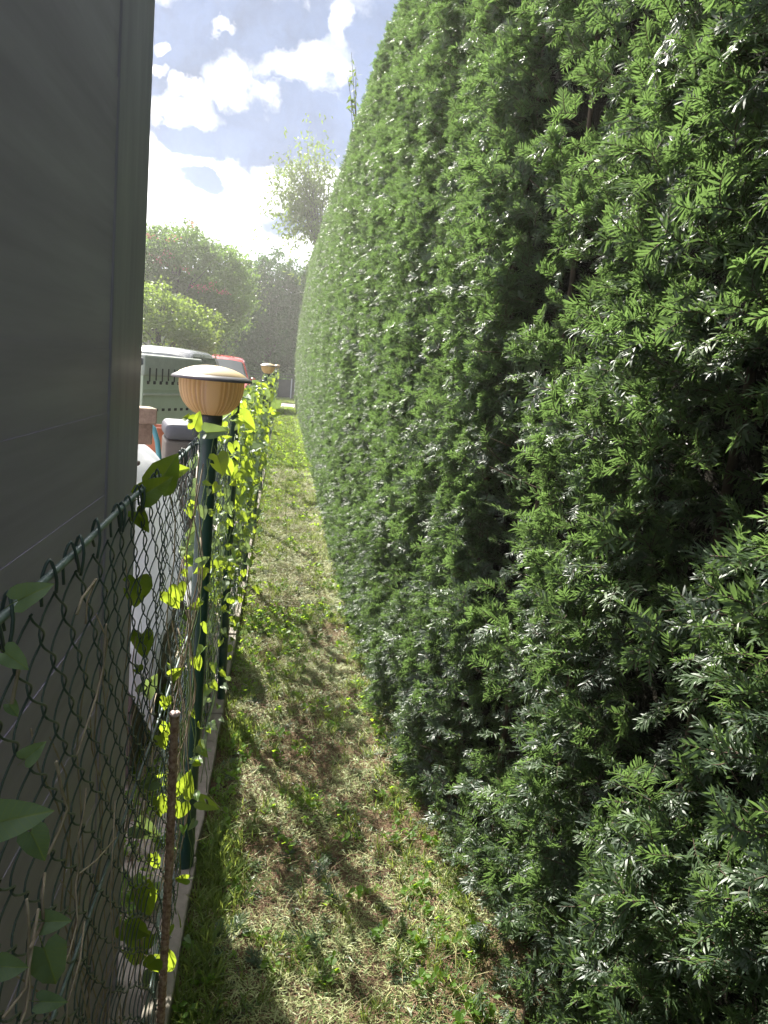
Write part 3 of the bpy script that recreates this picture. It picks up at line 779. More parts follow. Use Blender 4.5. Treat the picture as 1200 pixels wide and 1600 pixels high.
# fill leaves in each bay
bays = [(v1, 1.8, 2.1, 26, .15, 1.3, .02, .045), (v2, 1.5, 2.1, 22, .08, .55, .02, .045), (v3, 2.3, 3.3, 90, .1, 1.42, .02, .042)]
labels = ['bindweed crowding the fence bay just past the first plain post', 'bindweed filling the third fence bay past the nearest lamp', 'bindweed on the fence bay before the middle lamp',
          'bindweed in the fence bay of the middle lamp', 'bindweed on the fence just past the middle lamp', 'bindweed on the far fence halfway to the last lamp', 'bindweed at the far end of the fence']
spans = [(3.4, 5.35, 70), (5.4, 7.35, 85), (7.4, 9.35, 45), (9.4, 11.4, 60), (11.4, 14.5, 60), (14.5, 20, 60), (20, 26, 50)]
for (a, b, cnt), lb in zip(spans, labels):
    vv = vine(lb, (-.19, (a+b)/2, 0))
    bays.append((vv, a, b, cnt, .1, 1.45, .03 if b < 10 else .05, .065 if b < 10 else .09))
    ps = []
    for i in range(14):
        p0 = (-.19+random.uniform(-.04, .04), random.uniform(a, b), .02); p1 = (-.17+random.uniform(-.04, .05), random.uniform(a, b), random.uniform(.8, 1.45))
        ps.append(tube([v - vv.location for v in wiggle(p0, p1, 12, .03)], .002, 3))
    V, F = join(ps); mesh_obj('stem', V, F, green_stem, vv, True)
for yc, cnt, zc in ((3.7, 50, 1.15), (4.1, 46, 1.0), (4.5, 46, 1.25), (4.9, 30, .8), (3.3, 46, .75), (3.75, 40, 1.1), (4.6, 34, 1.2), (6.6, 40, 1.0), (2.75, 26, 1.0)):  # leaves here and in the next two loops: added to shade the path
    vv = v3 if yc < 3.5 else bays[3 if yc < 5.4 else 4][0]
    for i in range(cnt):
        put_leaf(vv, (FX+random.gauss(.03, .05), yc+random.gauss(0, .10), min(1.44, zc+random.gauss(0, .22))), random.uniform(.025, .045), dull=random.random() < .4)
for i in range(150):  # mostly hidden behind the mesh, added for their shadow on the path
    yy = random.uniform(3.0, 5.6)
    put_leaf(v3 if yy < 3.4 else bays[3 if yy < 5.35 else 4][0], (FX-random.uniform(.035, .16), yy, random.uniform(.65, 1.40)), random.uniform(.055, .08), dull=random.random() < .5)
for i in range(85):
    yy = random.uniform(3.9, 5.8)
    put_leaf(bays[3 if yy < 5.35 else 4][0], (FX+random.gauss(.03, .06), yy, random.uniform(.85, 1.42)), random.uniform(.045, .06), dull=random.random() < .45)
for vv, a, b, cnt, z0, z1, s0, s1 in bays:
    for i in range(cnt):
        z = z0+(z1-z0)*random.random()**.6
        side = random.choice((-1, 1, 1))
        p = (FX+side*random.uniform(.005, .05), random.uniform(a, b), z)
        put_leaf(vv, p, random.uniform(s0, s1)*.9, dull=random.random() < .3)

# ------------------------------------------------------------------ clippings, grass and weeds on the path
def blades(seed, n, rad, lmin, lmax, wd, lift, curl, mat, flat=True):
    rs = random.Random(seed); V, F = [], []
    for i in range(n):
        a = rs.random()*2*PI; rr = rad*math.sqrt(rs.random()); p = Vector((rr*math.cos(a), rr*math.sin(a), rs.uniform(0, .006)))
        b = rs.random()*2*PI; up = rs.uniform(*lift); d = Vector((math.cos(b)*math.cos(up), math.sin(b)*math.cos(up), math.sin(up)))
        side = Vector((-math.sin(b), math.cos(b), rs.uniform(-.5, .5))).normalized(); L = rs.uniform(lmin, lmax); ww = wd*rs.uniform(.7, 1.3)
        cv = Vector((rs.uniform(-1, 1), rs.uniform(-1, 1), rs.uniform(-1.2, .1)))*L*curl
        k = len(V)
        for (t, q) in ((0, .7), (.33, 1.0), (.68, .8)):
            c = p+d*L*t+cv*t*t; V += [c-side*ww*q, c+side*ww*q]
        V.append(p+d*L+cv)
        F += [(k, k+1, k+3, k+2), (k+2, k+3, k+5, k+4), (k+4, k+5, k+6)]
    me = bpy.data.meshes.new('tuft'); me.from_pydata([tuple(v) for v in V], [], F); me.materials.append(mat); me.update(); return me
clip_pale = leafy('pale_clippings', [(0, (.15, .21, .07)), (.5, (.31, .355, .14)), (1, (.50, .50, .26))], (.30, .34, .14), tw=.2, rough=.5, spec=.35, inst=True, var=.5)
clip_green = leafy('green_clippings', [(0, (.045, .10, .03)), (1, (.13, .21, .06))], (.20, .38, .05), tw=.3, rough=.4, spec=.4, var=.4)
clip_dead = leafy('dead_needles', [(0, (.10, .055, .035)), (1, (.26, .16, .10))], (.2, .1, .05), tw=.1, rough=.7, spec=.2, var=.5)
straw_m = leafy('straw', [(0, (.30, .27, .12)), (1, (.52, .48, .24))], (.5, .5, .2), tw=.3, rough=.55, spec=.3, var=.5)
grass_b = leafy('grass_blades', [(0, (.06, .11, .025)), (.6, (.11, .17, .04)), (1, (.24, .25, .08))], (.40, .50, .09), tw=.40, rough=.5, spec=.3, var=.5)
weed_m = leafy('weed_leaves', [(0, (.06, .14, .03)), (1, (.12, .22, .04))], (.50, .75, .05), tw=.5, rough=.5, spec=.3, var=.5)
def weed(seed, n):
    rs = random.Random(seed); V, F = [], []
    for i in range(n):
        a = rs.random()*2*PI; d = Vector((math.cos(a), math.sin(a), rs.uniform(.2, 1.2))).normalized(); s = Vector((-math.sin(a), math.cos(a), 0)); L = rs.uniform(.012, .028)
        p = Vector((rs.uniform(-.02, .02), rs.uniform(-.02, .02), rs.uniform(.002, .03)))
        k = len(V); up = Vector((0, 0, L*.15))
        V += [p, p+d*L*.35-s*L*.33+up, p+d*L*.75-s*L*.28, p+d*L, p+d*L*.75+s*L*.28, p+d*L*.35+s*L*.33+up]
        F += [(k, k+1, k+2, k+3), (k, k+3, k+4, k+5)]
    me = bpy.data.meshes.new('weed'); me.from_pydata([tuple(v) for v in V], [], F); me.materials.append(weed_m); me.update(); return me
src = [blades(1+i, 22, .045, .010, .024, .0011, (0, .5), .2, clip_pale) for i in range(4)]            # 0-3
src += [blades(11+i, 16, .045, .012, .026, .0012, (0, .6), .2, clip_green) for i in range(3)]          # 4-6
src += [blades(21+i, 26, .05, .010, .022, .0009, (0, .3), .2, clip_dead) for i in range(3)]            # 7-9
src += [blades(31+i, 4, .05, .05, .13, .0010, (0.05, .5), .55, straw_m) for i in range(4)]             # 10-13
src += [blades(41+i, 14, .02, .025, .07, .0016, (.7, 1.5), .35, grass_b) for i in range(4)]            # 14-17
src += [weed(51+i, 9) for i in range(3)]                                                               # 18-20
src += sprays[:5]                                                                                      # 21-25
def ground_points(n, x0, x1, y0, y1, dens=None):
    x = rng.uniform(x0, x1, n); y = rng.uniform(y0, y1, n)
    if dens is not None:
        k = rng.random(n) < dens(x, y); x, y = x[k], y[k]
    z = np.array([path_z(a, b) for a, b in zip(x, y)])
    return np.stack([x, y, z+.002], 1)
def ground_scatter(name, label, cat, sets):
    Ps, Rs, Ss, Is = [], [], [], []
    for Pn, lo, hi, s0, s1 in sets:
        n = len(Pn); Ps.append(Pn); Is.append(rng.integers(lo, hi, n)); Ss.append(rng.uniform(s0, s1, n))
        Rs.append(np.stack([rng.uniform(-.25, .25, n), rng.uniform(-.25, .25, n), rng.uniform(0, 2*PI, n)], 1))
    o = scatter(name, np.concatenate(Ps), np.concatenate(Rs), np.concatenate(Ss), np.concatenate(Is), src)
    return props(o, label, cat)
nearpath = lambda x, y: np.ones_like(x)
soilmask = lambda x, y: np.clip(1.15-1.6*np.clip(vnoise(x*5, y*4, 31)-.45, 0, 1)*2, .08, 1)
def edgey(x, y): return np.clip(.08+np.clip((-.02-x)/.10, 0, 1)*.9+np.clip((x-.44)/.12, 0, 1)*.55+(vnoise(x*6, y*5, 33) > .62)*.5, 0, 1)
ground_scatter('leaf_litter', 'pale and green hedge clippings strewn thickly over the brown path', 'clippings',
    [(ground_points(5200, -.15, .72, 1.0, 5.2, soilmask), 0, 4, .7, 1.3), (ground_points(2600, -.15, .75, 1.0, 5.2, lambda x, y: np.clip(vnoise(x*6, y*5, 35)*1.3, 0, 1)), 4, 7, .7, 1.3),
     (ground_points(2800, -.15, .85, 1.0, 5.2), 7, 10, .7, 1.3), (ground_points(800, -.12, .7, 1.0, 5.2), 10, 14, .5, 1.1), (ground_points(900, -.15, .75, 1.0, 6.5, lambda x, y: np.clip((vnoise(x*5, y*4, 39)-.35)*2.2, .05, 1)), 21, 26, .5, 1.0),
     (ground_points(6500, -.15, .65, 5.0, 13), 0, 4, 1.0, 1.7), (ground_points(3500, -.15, .65, 5.0, 12), 7, 14, .9, 1.6)])
ground_scatter('grass_tufts', 'short bright grass and small weeds growing on the path', 'grass',
    [(ground_points(2200, -.155, .7, 1.0, 5.0, edgey), 14, 18, .5, 1.15), (ground_points(450, -.155, .02, 1.2, 3.4, lambda x, y: np.clip((.02-x)/.12, 0, 1)*(vnoise(x*3, y*3.3, 44) > .4)), 14, 18, .8, 1.5), (ground_points(800, -.155, .7, 1.0, 5.0, edgey), 18, 21, .6, 1.2),
     (ground_points(3800, -.155, .66, 5.0, 12.0, lambda x, y: np.clip((vnoise(x*4, y*2, 37)-.25)*1.4*np.clip((y-4)/6, .25, 1)+edgey(x, y)*.25, 0, 1)), 14, 18, .7, 1.2),
     (ground_points(900, -.155, .66, 4.0, 12.0, edgey), 18, 21, .9, 1.6),
     (ground_points(9000, -.155, .66, 12.0, 29.0), 14, 18, .9, 1.6), (ground_points(1200, -.155, .66, 12.0, 29.0), 18, 21, 1.4, 2.2)])
n = 5200; gx = rng.uniform(-5, 5, n); gy = rng.uniform(32.7, 37, n)
o = scatter('verge_grass', np.stack([gx, gy, np.full(n, .02)], 1), np.stack([rng.uniform(-.2, .2, n)]*2+[rng.uniform(0, 6, n)], 1), rng.uniform(1.5, 2.6, n), rng.integers(14, 18, n), src)
props(o, 'grass verge beyond the far driveway', 'grass')

# ------------------------------------------------------------------ neighbour's yard
wood_m = plain('sawn_timber', (.42, .32, .22), (.26, .19, .13), 9, 0.8, bs=0.5, stretch=(8, 1, 8))
dark_m = plain('dark_brown_boards', (.10, .075, .066), (.06, .05, .048), 12, 0.6, bs=0.3)
green_m = plain('green_painted_metal', (.52, .59, .48), (.45, .52, .41), 5, 0.5, bs=0.1)
canvas_m = plain('grey_green_canvas', (.40, .43, .38), (.32, .35, .31), 12, 0.8, bs=0.4)
bluegrey_m = plain('blue_grey_metal', (.40, .46, .55), (.31, .37, .45), 8, 0.45, bs=0.1)
black_m = plain('black_rubber', (.02, .02, .02), (.03, .03, .03), 20, 0.7)
orange_m = plain('faded_orange_plastic', (.45, .13, .06), (.35, .10, .05), 12, 0.6)
teal_m = plain('blue_green_hose', (.06, .22, .26), (.04, .16, .20), 20, 0.4)
pale_m = plain('pale_metal_strip', (.55, .57, .50), (.45, .47, .42), 20, 0.4)
# pile under a sheet
pile = thing('covered_pile', 'heap under a creased white plastic sheet behind the fence', 'tarpaulin', (-.86, 3.35, 0))
V, F = [], []; nx, ny = 46, 46
prof_x = [(0, 1.26), (.52, 1.29), (.80, 1.25), (.90, 1.12), (.955, .98), (.99, .76), (1.02, .52)]
for j in range(ny+1):
    v = j/ny
    for i in range(nx+1):
        u = i/nx*1.02
        zz = np.interp(u, [a for a, _ in prof_x], [b for _, b in prof_x])
        xx = -.75+u*1.18
        ev = min(v, 1-v); fy = np.interp(ev, [0, .05, .12, .22], [.44, .80, .97, 1.0])
        yy = -.72+v*1.44
        zn = zz*fy if ev < .22 else zz
        q = Vector((xx*3, yy*3, zn*2)); cr = noise.noise(q)*.035+noise.noise(q*2.7)*.018+abs(noise.noise(q*1.7+Vector((3, 3, 3))))*.03
        slope = .05*(v-.3)
        V.append((xx+cr*.9, yy+cr*.5, zn-.035+cr-slope*zn))
F = [(j*(nx+1)+i, j*(nx+1)+i+1, (j+1)*(nx+1)+i+1, (j+1)*(nx+1)+i) for j in range(ny) for i in range(nx)]
mesh_obj('sheet', V, F, tarp_m, pile, True)
for q in range(6): bm_obj('stacked_board', box_bm(-.70, .40, -.66, .66, .02+q*.09, .10+q*.09, .006), dark_m, pile)
bm_obj('batten', box_bm(.02, .36, -.50, -.47, 1.185, 1.20, .003), dark_m, pile)
bm_obj('batten', box_bm(.00, .38, -.62, -.60, 1.10, 1.115, .003), dark_m, pile)
def beam(label, c, size, rz, ry=0):
    t = thing('timber_beam', label, 'timber', c, rz, 'timber beams resting on the sheet')
    bm_obj('beam', box_bm(-size[0], 0, -size[1]/2, size[1]/2, 0, size[2], .006, seg=2), wood_m, t)
    t.rotation_euler = (0, ry, rz); return t
a = at_y(241, 636, 2.95)
beam('sawn pale timber beam, top one on the sheeted heap beside the shed corner', (a.x, 2.95, a.z-.062), (.9, .10, .060), R(24))
beam('short brown timber block under the pale beam beside the shed corner', (a.x-.02, 3.02, a.z-.062-.085), (.8, .09, .082), R(18))
# green container
ct = thing('green_container', 'green metal container with strapped canvas top behind the fence', 'container', (-1.22, 7.0, 0), R(66))
# local x runs along the visible side, local y away from the camera
Lc, Wc, Hc = .98, 1.6, 1.575
bm_obj('side_panel', box_bm(0, Lc, .0, .03, .06, 1.40, .004), green_m, ct)
bm_obj('body', box_bm(.0, Lc, .033, Wc, .06, 1.38, .01), green_m, ct)
bm_obj('canvas_cover', box_bm(-.01, Lc+.01, -.018, Wc, 1.385, Hc, .02, seg=2), canvas_m, ct)
bm_obj('rail', box_bm(.01, Lc, -.012, -.002, 1.215, 1.232, .002), pale_m, ct)
bm_obj('rail', box_bm(.01, Lc, -.008, -.002, 1.268, 1.274, .001), green_m, ct)
for k in range(9):
    o = bm_obj('strap', box_bm(.06+k*.10, .075+k*.10, -.026, -.019, 1.34+.01*(k % 2), 1.46, .002), black_m, ct)
    bm_obj('hook', box_bm(.055+k*.10, .085+k*.10, -.012, -.001, 1.315, 1.345, .003), black_m, ct)
for k in range(8):
    bm_obj('slot', box_bm(.10+k*.105, .145+k*.105, -.006, -.001, 1.07, 1.095, .002), black_m, ct)
for k in range(6):
    bm_obj('rivet', box_bm(.012, .022, -.008, -.001, .5+k*.13, .512+k*.13, .002), pale_m, ct)
eb = thing('metal_frame', 'blue grey ribbed metal frame at the left end of the green container', 'frame', (-1.24, 6.85, 0), R(66))
bm_obj('frame_post', box_bm(-.16, -.03, -.05, .05, .02, 1.48, .006), bluegrey_m, eb)
bm_obj('frame_panel', box_bm(-.9, -.163, -.03, .03, .02, 1.46, .006), bluegrey_m, eb)
for k in range(5): bm_obj('rib', box_bm(-.30-k*.13, -.26-k*.13, -.048, -.031, .04, 1.38, .004), bluegrey_m, eb)
bm_obj('frame_rib', box_bm(-.11, -.08, -.062, -.051, .04, 1.33, .003), bluegrey_m, eb)
bm_obj('top_cap', box_bm(-.92, -.01, -.062, .062, 1.482, 1.545, .008, seg=2), plain('grey_cap', (.20, .21, .25), (.15, .16, .20), 10, .5), eb)
# brown box, orange tub, hose
c = at_y(279, 662, 4.6)
sb = thing('storage_chest', 'dark brown rounded chest between the white sheet and the lamp pole', 'chest', (c.x, 4.75, 0), R(12))
bm_obj('body', box_bm(-.10, .085, -.16, .22, 0, 1.10, .02, seg=3), dark_m, sb, True)
bm_obj('lid', box_bm(-.106, .091, -.17, .23, 1.103, 1.20, .035, seg=4), plain('chest_lid', (.09, .085, .11), (.06, .058, .075), 14, .5), sb, True)
c = at_y(248, 668, 5.3)
ob = thing('orange_tub', 'faded orange plastic tub in front of the green container', 'tub', (c.x, 5.5, 0))
V, F = lathe([(.10, .90), (.115, .95), (.13, 1.08), (.138, 1.085), (.138, 1.095), (.126, 1.095), (.11, .95)], 32); mesh_obj('tub', V, F, orange_m, ob, True)
bm_obj('stand', box_bm(-.12, .12, -.12, .12, 0, .90, .01), dark_m, ob)
c0 = at_y(228, 660, 4.3); c1 = at_y(246, 690, 4.2)
hs = tube_obj('garden_hose', [c0+Vector((-.12, .1, .02)), c0+Vector((-.03, 0, .03)), c0.lerp(c1, .5)+Vector((.01, 0, .02)), c1, c1+Vector((.02, 0, -.15)), c1+Vector((.01, 0, -.5)), (c1.x, c1.y, 0.0)], .014, teal_m, None, 10)
props(hs, 'blue green hose hanging behind the white sheet', 'hose')
# low rubble and litter behind the fence
n = 1500; gx = rng.uniform(-1.3, -.26, n); gy = rng.uniform(1.9, 7, n)
yp = np.stack([gx, gy, np.full(n, -.012)], 1)
o = scatter('yard_litter', np.concatenate([yp, yp[:900]*[1, 1, 1]+[0, .01, 0]]), np.stack([rng.uniform(-.3, .3, n+900)]*2+[rng.uniform(0, 6, n+900)], 1), rng.uniform(.8, 2.0, n+900),
            np.concatenate([rng.choice([0, 7, 8, 10, 12, 14, 15, 19], n), rng.choice([4, 14, 18, 19, 20], 900)]), src)
props(o, 'dry litter and weeds on the yard behind the fence', 'litter')

# ------------------------------------------------------------------ cars
glass_m = plain('car_glass', (.05, .065, .07), (.04, .05, .06), 2, .06, spec=1.0, bs=0.0)
chrome = plain('bright_trim', (.6, .6, .6), (.5, .5, .5), 9, .25, metal=.8)
lens_m = plain('headlight_lens', (.55, .58, .60), (.45, .48, .5), 30, .12)
def car(label, loc, rz, paint, name='parked_car', H=1.62, Wd=1.76, L=4.2):
    t = thing(name, label, 'car', loc, rz)
    # profile along local -y (front) .. +y (rear)
    hw = Wd/2
    st = [(-L/2, .30, .62, .62, .86), (-L/2+.12, .22, .78, .78, .95), (-L/2+.95, .20, .98, .98, 1.0), (-L/2+1.05, .20, 1.0, 1.02, 1.0), (-L/2+1.75, .20, 1.02, H-.10, 1.0), (-L/2+2.1, .20, 1.02, H, 1.0),
          (L/2-1.0, .20, 1.02, H, 1.0), (L/2-.45, .22, 1.04, H-.12, .99), (L/2-.05, .30, 1.0, 1.06, .95), (L/2, .35, .9, .92, .9)]
    V, F = [], []
    for y, z0, zb, zr, wf in st:
        w0 = hw*wf; wr = w0*(1-.24*min(1, (zr-zb)/.5)) if zr > zb else w0
        ring = [(-w0*.92, z0), (-w0, z0+.15), (-w0*1.0, zb-.12), (-w0*.97, zb), (-wr, max(zr-.05, zb)), (-wr*.86, zr), (-wr*.4, zr+.035), (wr*.4, zr+.035), (wr*.86, zr), (wr, max(zr-.05, zb)), (w0*.97, zb), (w0, zb-.12), (w0, z0+.15), (w0*.92, z0)]
        V += [(x, y, z) for x, z in ring]
    m = 14
    for i in range(len(st)-1):
        for k in range(m-1): F.append((i*m+k, i*m+k+1, (i+1)*m+k+1, (i+1)*m+k))
        F.append((i*m+m-1, i*m, (i+1)*m, (i+1)*m+m-1))
    F.append(tuple(range(m))); F.append(tuple(range((len(st)-1)*m, len(st)*m))[::-1])
    V0 = list(V); mesh_obj('body', V, F, paint, t, True)
    y0, y1 = -L/2+1.06, -L/2+1.80; e = .014
    def wp_(q, u, v):                                        # q along the cross-section points 4..9, u from bonnet to roof
        a0 = Vector(V0[3*m+4+q]).lerp(Vector(V0[4*m+4+q]), u) + Vector((0, -.018, .016)); return a0+Vector(v)
    V, F = [], []
    for off in ((0, 0, 0), (0, .008, -.008)):
        for u in (.07, .5, .93):
            for q in range(6):
                p_ = wp_(q, u, off)
                if q in (0, 5): p_.x *= .93
                V.append(p_)
    for a_ in range(2):
        for q in range(5): F.append((a_*6+q, a_*6+q+1, a_*6+q+7, a_*6+q+6))
    bd = [0, 1, 2, 3, 4, 5, 11, 17, 16, 15, 14, 13, 12, 6]
    F += [(bd[i], bd[i-1], bd[i-1]+18, bd[i]+18) for i in range(len(bd))]
    ws = mesh_obj('windscreen', V, F, glass_m, t)
    for s in (-1, 1):
        def sp(y, z):
            f = (z-1.03)/(H-.06-1.03); return (s*(hw*.975-(hw*.22)*f+.012), y, z)
        q = [sp(-L/2+1.35, 1.06), sp(L/2-.55, 1.06), sp(L/2-.85, H-.11), sp(-L/2+1.95, H-.11)]
        q = q+[(x-s*.012, y, z) for x, y, z in q]
        mesh_obj('side_window', q, [(0, 1, 2, 3), (7, 6, 5, 4), (0, 4, 5, 1), (1, 5, 6, 2), (2, 6, 7, 3), (3, 7, 4, 0)], glass_m, t)
        b = bmesh.new(); bmesh.ops.create_uvsphere(b, u_segments=16, v_segments=10, radius=1)
        b.transform(Matrix.Translation((s*hw*.72, -L/2+.12, .78)) @ Matrix.Diagonal((.17, .14, .09, 1))); bm_obj('headlight', b, lens_m, t, True)
        b = bmesh.new(); bmesh.ops.create_uvsphere(b, u_segments=12, v_segments=8, radius=1)
        b.transform(Matrix.Translation((s*(hw+.08), -L/2+1.35, 1.08)) @ Matrix.Diagonal((.09, .06, .075, 1))); bm_obj('mirror', b, paint, t, True)
        for yy in (-L/2+.85, L/2-.8):
            V, F = lathe([(.20, -.09), (.33, -.10), (.335, 0), (.33, .10), (.20, .09)], 28)
            o = mesh_obj('tyre', V, F, black_m, t, True); o.rotation_euler = (0, R(90), 0); o.location = (s*(hw-.10), yy, .335)
            V, F = lathe([(.001, .05), (.06, .06), (.19, .085), (.205, .088)], 20)
            r_ = mesh_obj('rim', V, F, chrome, o, True); r_.rotation_euler = (0, 0 if s > 0 else PI, 0)
    bm_obj('grille', box_bm(-hw*.45, hw*.45, -L/2-.012, -L/2+.03, .42, .58, .01), black_m, t)
    bm_obj('aerial', box_bm(-.003, .003, -L/2+2.2, -L/2+2.206, H+.02, H+.17), black_m, t)
    return t
red_paint = plain('red_car_paint', (.50, .035, .035), (.46, .03, .03), 3, .25, bs=0.0, Coat_Weight=0.8)
grey_paint = plain('silver_grey_paint', (.16, .165, .17), (.14, .145, .15), 3, .28, bs=0.0, Coat_Weight=0.8)
c = at_y(349, 560, 24.0)
car('red compact car facing the camera, its windscreen above the nearest lamp', (c.x-.05, 24.3, -.02), R(3), red_paint, H=c.z+.085)
c = at_y(286, 551, 14.0)
car('silver car whose roof shows above the green container', (c.x-.65, 15.9, -.02), R(-12), grey_paint, H=c.z+.075)

# ------------------------------------------------------------------ far gate
dk = plain('dark_gate_metal', (.035, .04, .045), (.03, .03, .035), 10, .6)
wp = plain('pale_gate_panel', (.38, .40, .46), (.32, .34, .40), 10, .6)
gt = thing('far_gate', 'dark rail gate with pale panels beyond the far driveway', 'gate', (0, 36.5, 0))
for x in (-3.4, -1.7, -.3, .42, 1.5, 2.7): bm_obj('gate_post', box_bm(x-.03, x+.03, -.03, .03, 0, 1.22 if x != .42 else 1.0, .006), wp if x == .42 else dk, gt)
for z in (1.17, 1.02): bm_obj('rail', box_bm(-3.4, 2.7, -.055, -.035, z, z+.03, .004), dk, gt)
bm_obj('pale_panel', box_bm(.56, 1.42, -.075, -.058, .38, .96, .01), wp, gt)
bm_obj('pale_panel', box_bm(1.6, 2.6, -.075, -.058, .38, .96, .01), wp, gt)
for k in range(24): bm_obj('bar', box_bm(-3.3+k*.25, -3.285+k*.25, -.034, -.020, .06, 1.16), dk, gt)
bm_obj('dark_panel', box_bm(-.25, 2.6, -.015, .01, .05, .92), dk, gt)

# ------------------------------------------------------------------ trees
bark = plain('tree_bark', (.065, .06, .048), (.04, .038, .03), 12, .9, bs=.6, stretch=(1, 1, .3))
def leafmat(name, c, t_, tw=.4):
    return leafy(name, [(0, tuple(x*.55 for x in c)), (.5, c), (1, tuple(min(1, x*1.5) for x in c))], t_, tw=tw, rough=.5, spec=.35, inst=False, scale=.6, var=.5)
lf_mimosa = leafmat('mimosa_leaves', (.055, .105, .03), (.24, .40, .07))
lf_light = leafmat('light_tree_leaves', (.07, .125, .03), (.34, .48, .07), .45)
lf_dark = leafmat('dark_conifer_leaves', (.034, .085, .028), (.10, .22, .04), .35)
lf_cherry = leafmat('young_tree_leaves', (.05, .095, .025), (.28, .40, .07), .4)
lf_pink = leafmat('pink_blossom', (.42, .12, .13), (.5, .15, .15), .4)
def leaves(name, centers, size, mat, parent, droop=.3, aspect=.45):
    n = len(centers); C = np.asarray(centers)
    d = rng.standard_normal((n, 3)); d[:, 2] -= droop; d /= np.linalg.norm(d, axis=1, keepdims=True)
    q = rng.standard_normal((n, 3)); s = np.cross(d, q); s /= np.linalg.norm(s, axis=1, keepdims=True)
    L = size*rng.uniform(.6, 1.3, (n, 1))
    V = np.stack([C, C+d*L*.5+s*L*aspect, C+d*L, C+d*L*.5-s*L*aspect], 1).reshape(-1, 3)
    F = np.arange(n*4).reshape(-1, 4)
    o = np_mesh(name, V, F, mat, parent); props(o, kind='stuff'); return o
def clumps(lobes, n_cl, per, spread, gap_seed=0):
    """leaf clumps through the outer part of each lobe (cx,cy,cz,rx,ry,rz)"""
    out = []; tot = sum(l[3]*l[5] for l in lobes); tips = []
    for l in lobes:
        k = int(n_cl*l[3]*l[5]/tot)
        for _ in range(k):
            v = rng.standard_normal(3); v /= np.linalg.norm(v); r = rng.uniform(.35, 1.0)**.5*rng.uniform(.86, 1.10)
            c = np.array(l[:3])+v*np.array(l[3:])*r
            if noise.noise(Vector(c*1.1+gap_seed)) < -.28: continue
            tips.append(c); sq = np.array([1, 1, .55])
            out.append(c+rng.standard_normal((per, 3))*spread*sq*rng.uniform(.6, 1.3))
    return np.concatenate(out), tips
def tree(label, base, H, lobes, n_cl, per, spread, size, mat, trunk_r=.12, group=None, name='leafy_tree', droop=.3, aspect=.45, seed=0):
    t = thing(name, label, 'tree', base, 0, group); B = np.array(base)
    C, tips = clumps(lobes, n_cl, per, spread, seed); leaves('crown', C-B, size, mat, t, droop, aspect)
    ps = [tube([(0, 0, -.2), (.04, .02, H*.3), (-.03, .05, H*.55), (0, 0, H*.8)], [trunk_r, trunk_r*.8, trunk_r*.55, trunk_r*.2], 8)]
    random.shuffle(tips)
    for c in tips[:26]:
        e = Vector(c-B); z0 = max(.5, min(H*.7, e.z*random.uniform(.35, .7)))
        m_ = Vector((e.x*.35, e.y*.35, z0+(e.z-z0)*.6))
        ps.append(tube([(0, 0, z0), m_, e], [trunk_r*.35, trunk_r*.2, trunk_r*.05], 5, False))
    V, F = join(ps); mesh_obj('trunk', V, F, bark, t, True)
    return t
# feathery mimosa with pink flowers
mim = tree('broad feathery tree with pink blossom tufts behind the cars', (-4.2, 30, 0), 6.2,
     [(-5.4, 30, 4.9, 1.7, 1.6, 1.3), (-4.0, 30, 5.0, 1.5, 1.6, 1.35), (-2.7, 30, 4.7, 1.2, 1.3, 1.1), (-2.0, 30.3, 4.3, .9, 1.0, 1.0), (-4.6, 30.5, 3.4, 2.3, 1.5, 1.3), (-7.2, 30, 4.3, 1.5, 1.6, 1.5), (-3.0, 30.4, 3.0, 1.5, 1.2, 1.3)],
     1500, 40, .20, .12, lf_mimosa, .16, name='mimosa_tree', droop=.1, aspect=.3)
fl = []
for px, py in [(270, 372), (262, 398), (243, 402), (236, 372), (318, 452), (345, 455), (330, 445), (300, 350), (250, 410), (350, 458), (290, 420), (310, 448)]:
    c = np.array(at_y(px, py, 28.6)); fl.append(c+rng.standard_normal((26, 3))*[.14, .1, .055])
leaves('blossom', np.concatenate(fl)-np.array([-4.2, 30, 0]), .08, lf_pink, mim, -.8, .25)
tree('lower bright green tree with layered branches above the parked cars', (-3.6, 23, 0), 3.2,
     [(-4.0, 23, 2.85, 1.3, 1.0, .75), (-3.1, 22.8, 2.55, 1.0, .9, .6), (-2.5, 22.8, 2.2, .85, .8, .38), (-3.4, 22.6, 1.9, 1.5, .9, .6), (-5.4, 23, 2.3, 1.0, 1.0, .9), (-2.1, 22.9, 2.75, .25, .3, .10)],
     620, 30, .13, .085, lf_light, .10, name='leafy_tree', droop=.2, aspect=.4, seed=4)
tree('tall dark evergreen behind the far gate, left of the hedge end', (-.9, 40, 0), 7.6,
     [(-.9, 40, 5.6, 1.3, 1.2, 1.5), (-1.7, 40, 4.4, 1.4, 1.2, 2.2), (-.2, 40, 4.0, 1.3, 1.2, 3.0), (-.95, 40, 3.0, 2.0, 1.3, 2.6), (-.65, 40, 7.3, .22, .22, .75), (.5, 40.2, 5.6, .7, .7, .9)],
     950, 34, .2, .15, lf_dark, .2, 'dark evergreens closing the view', 'evergreen_tree', .8, .3, 8)
tree('dark evergreen standing behind the right part of the mimosa', (-3.0, 39, 0), 6.0,
     [(-3.0, 39, 4.4, 1.3, 1.2, 1.4), (-2.6, 39, 2.6, 1.8, 1.2, 2.4), (-4.4, 39.5, 3.0, 1.6, 1.2, 2.5)], 800, 34, .2, .15, lf_dark, .2, 'dark evergreens closing the view', 'evergreen_tree', .8, .3, 9)
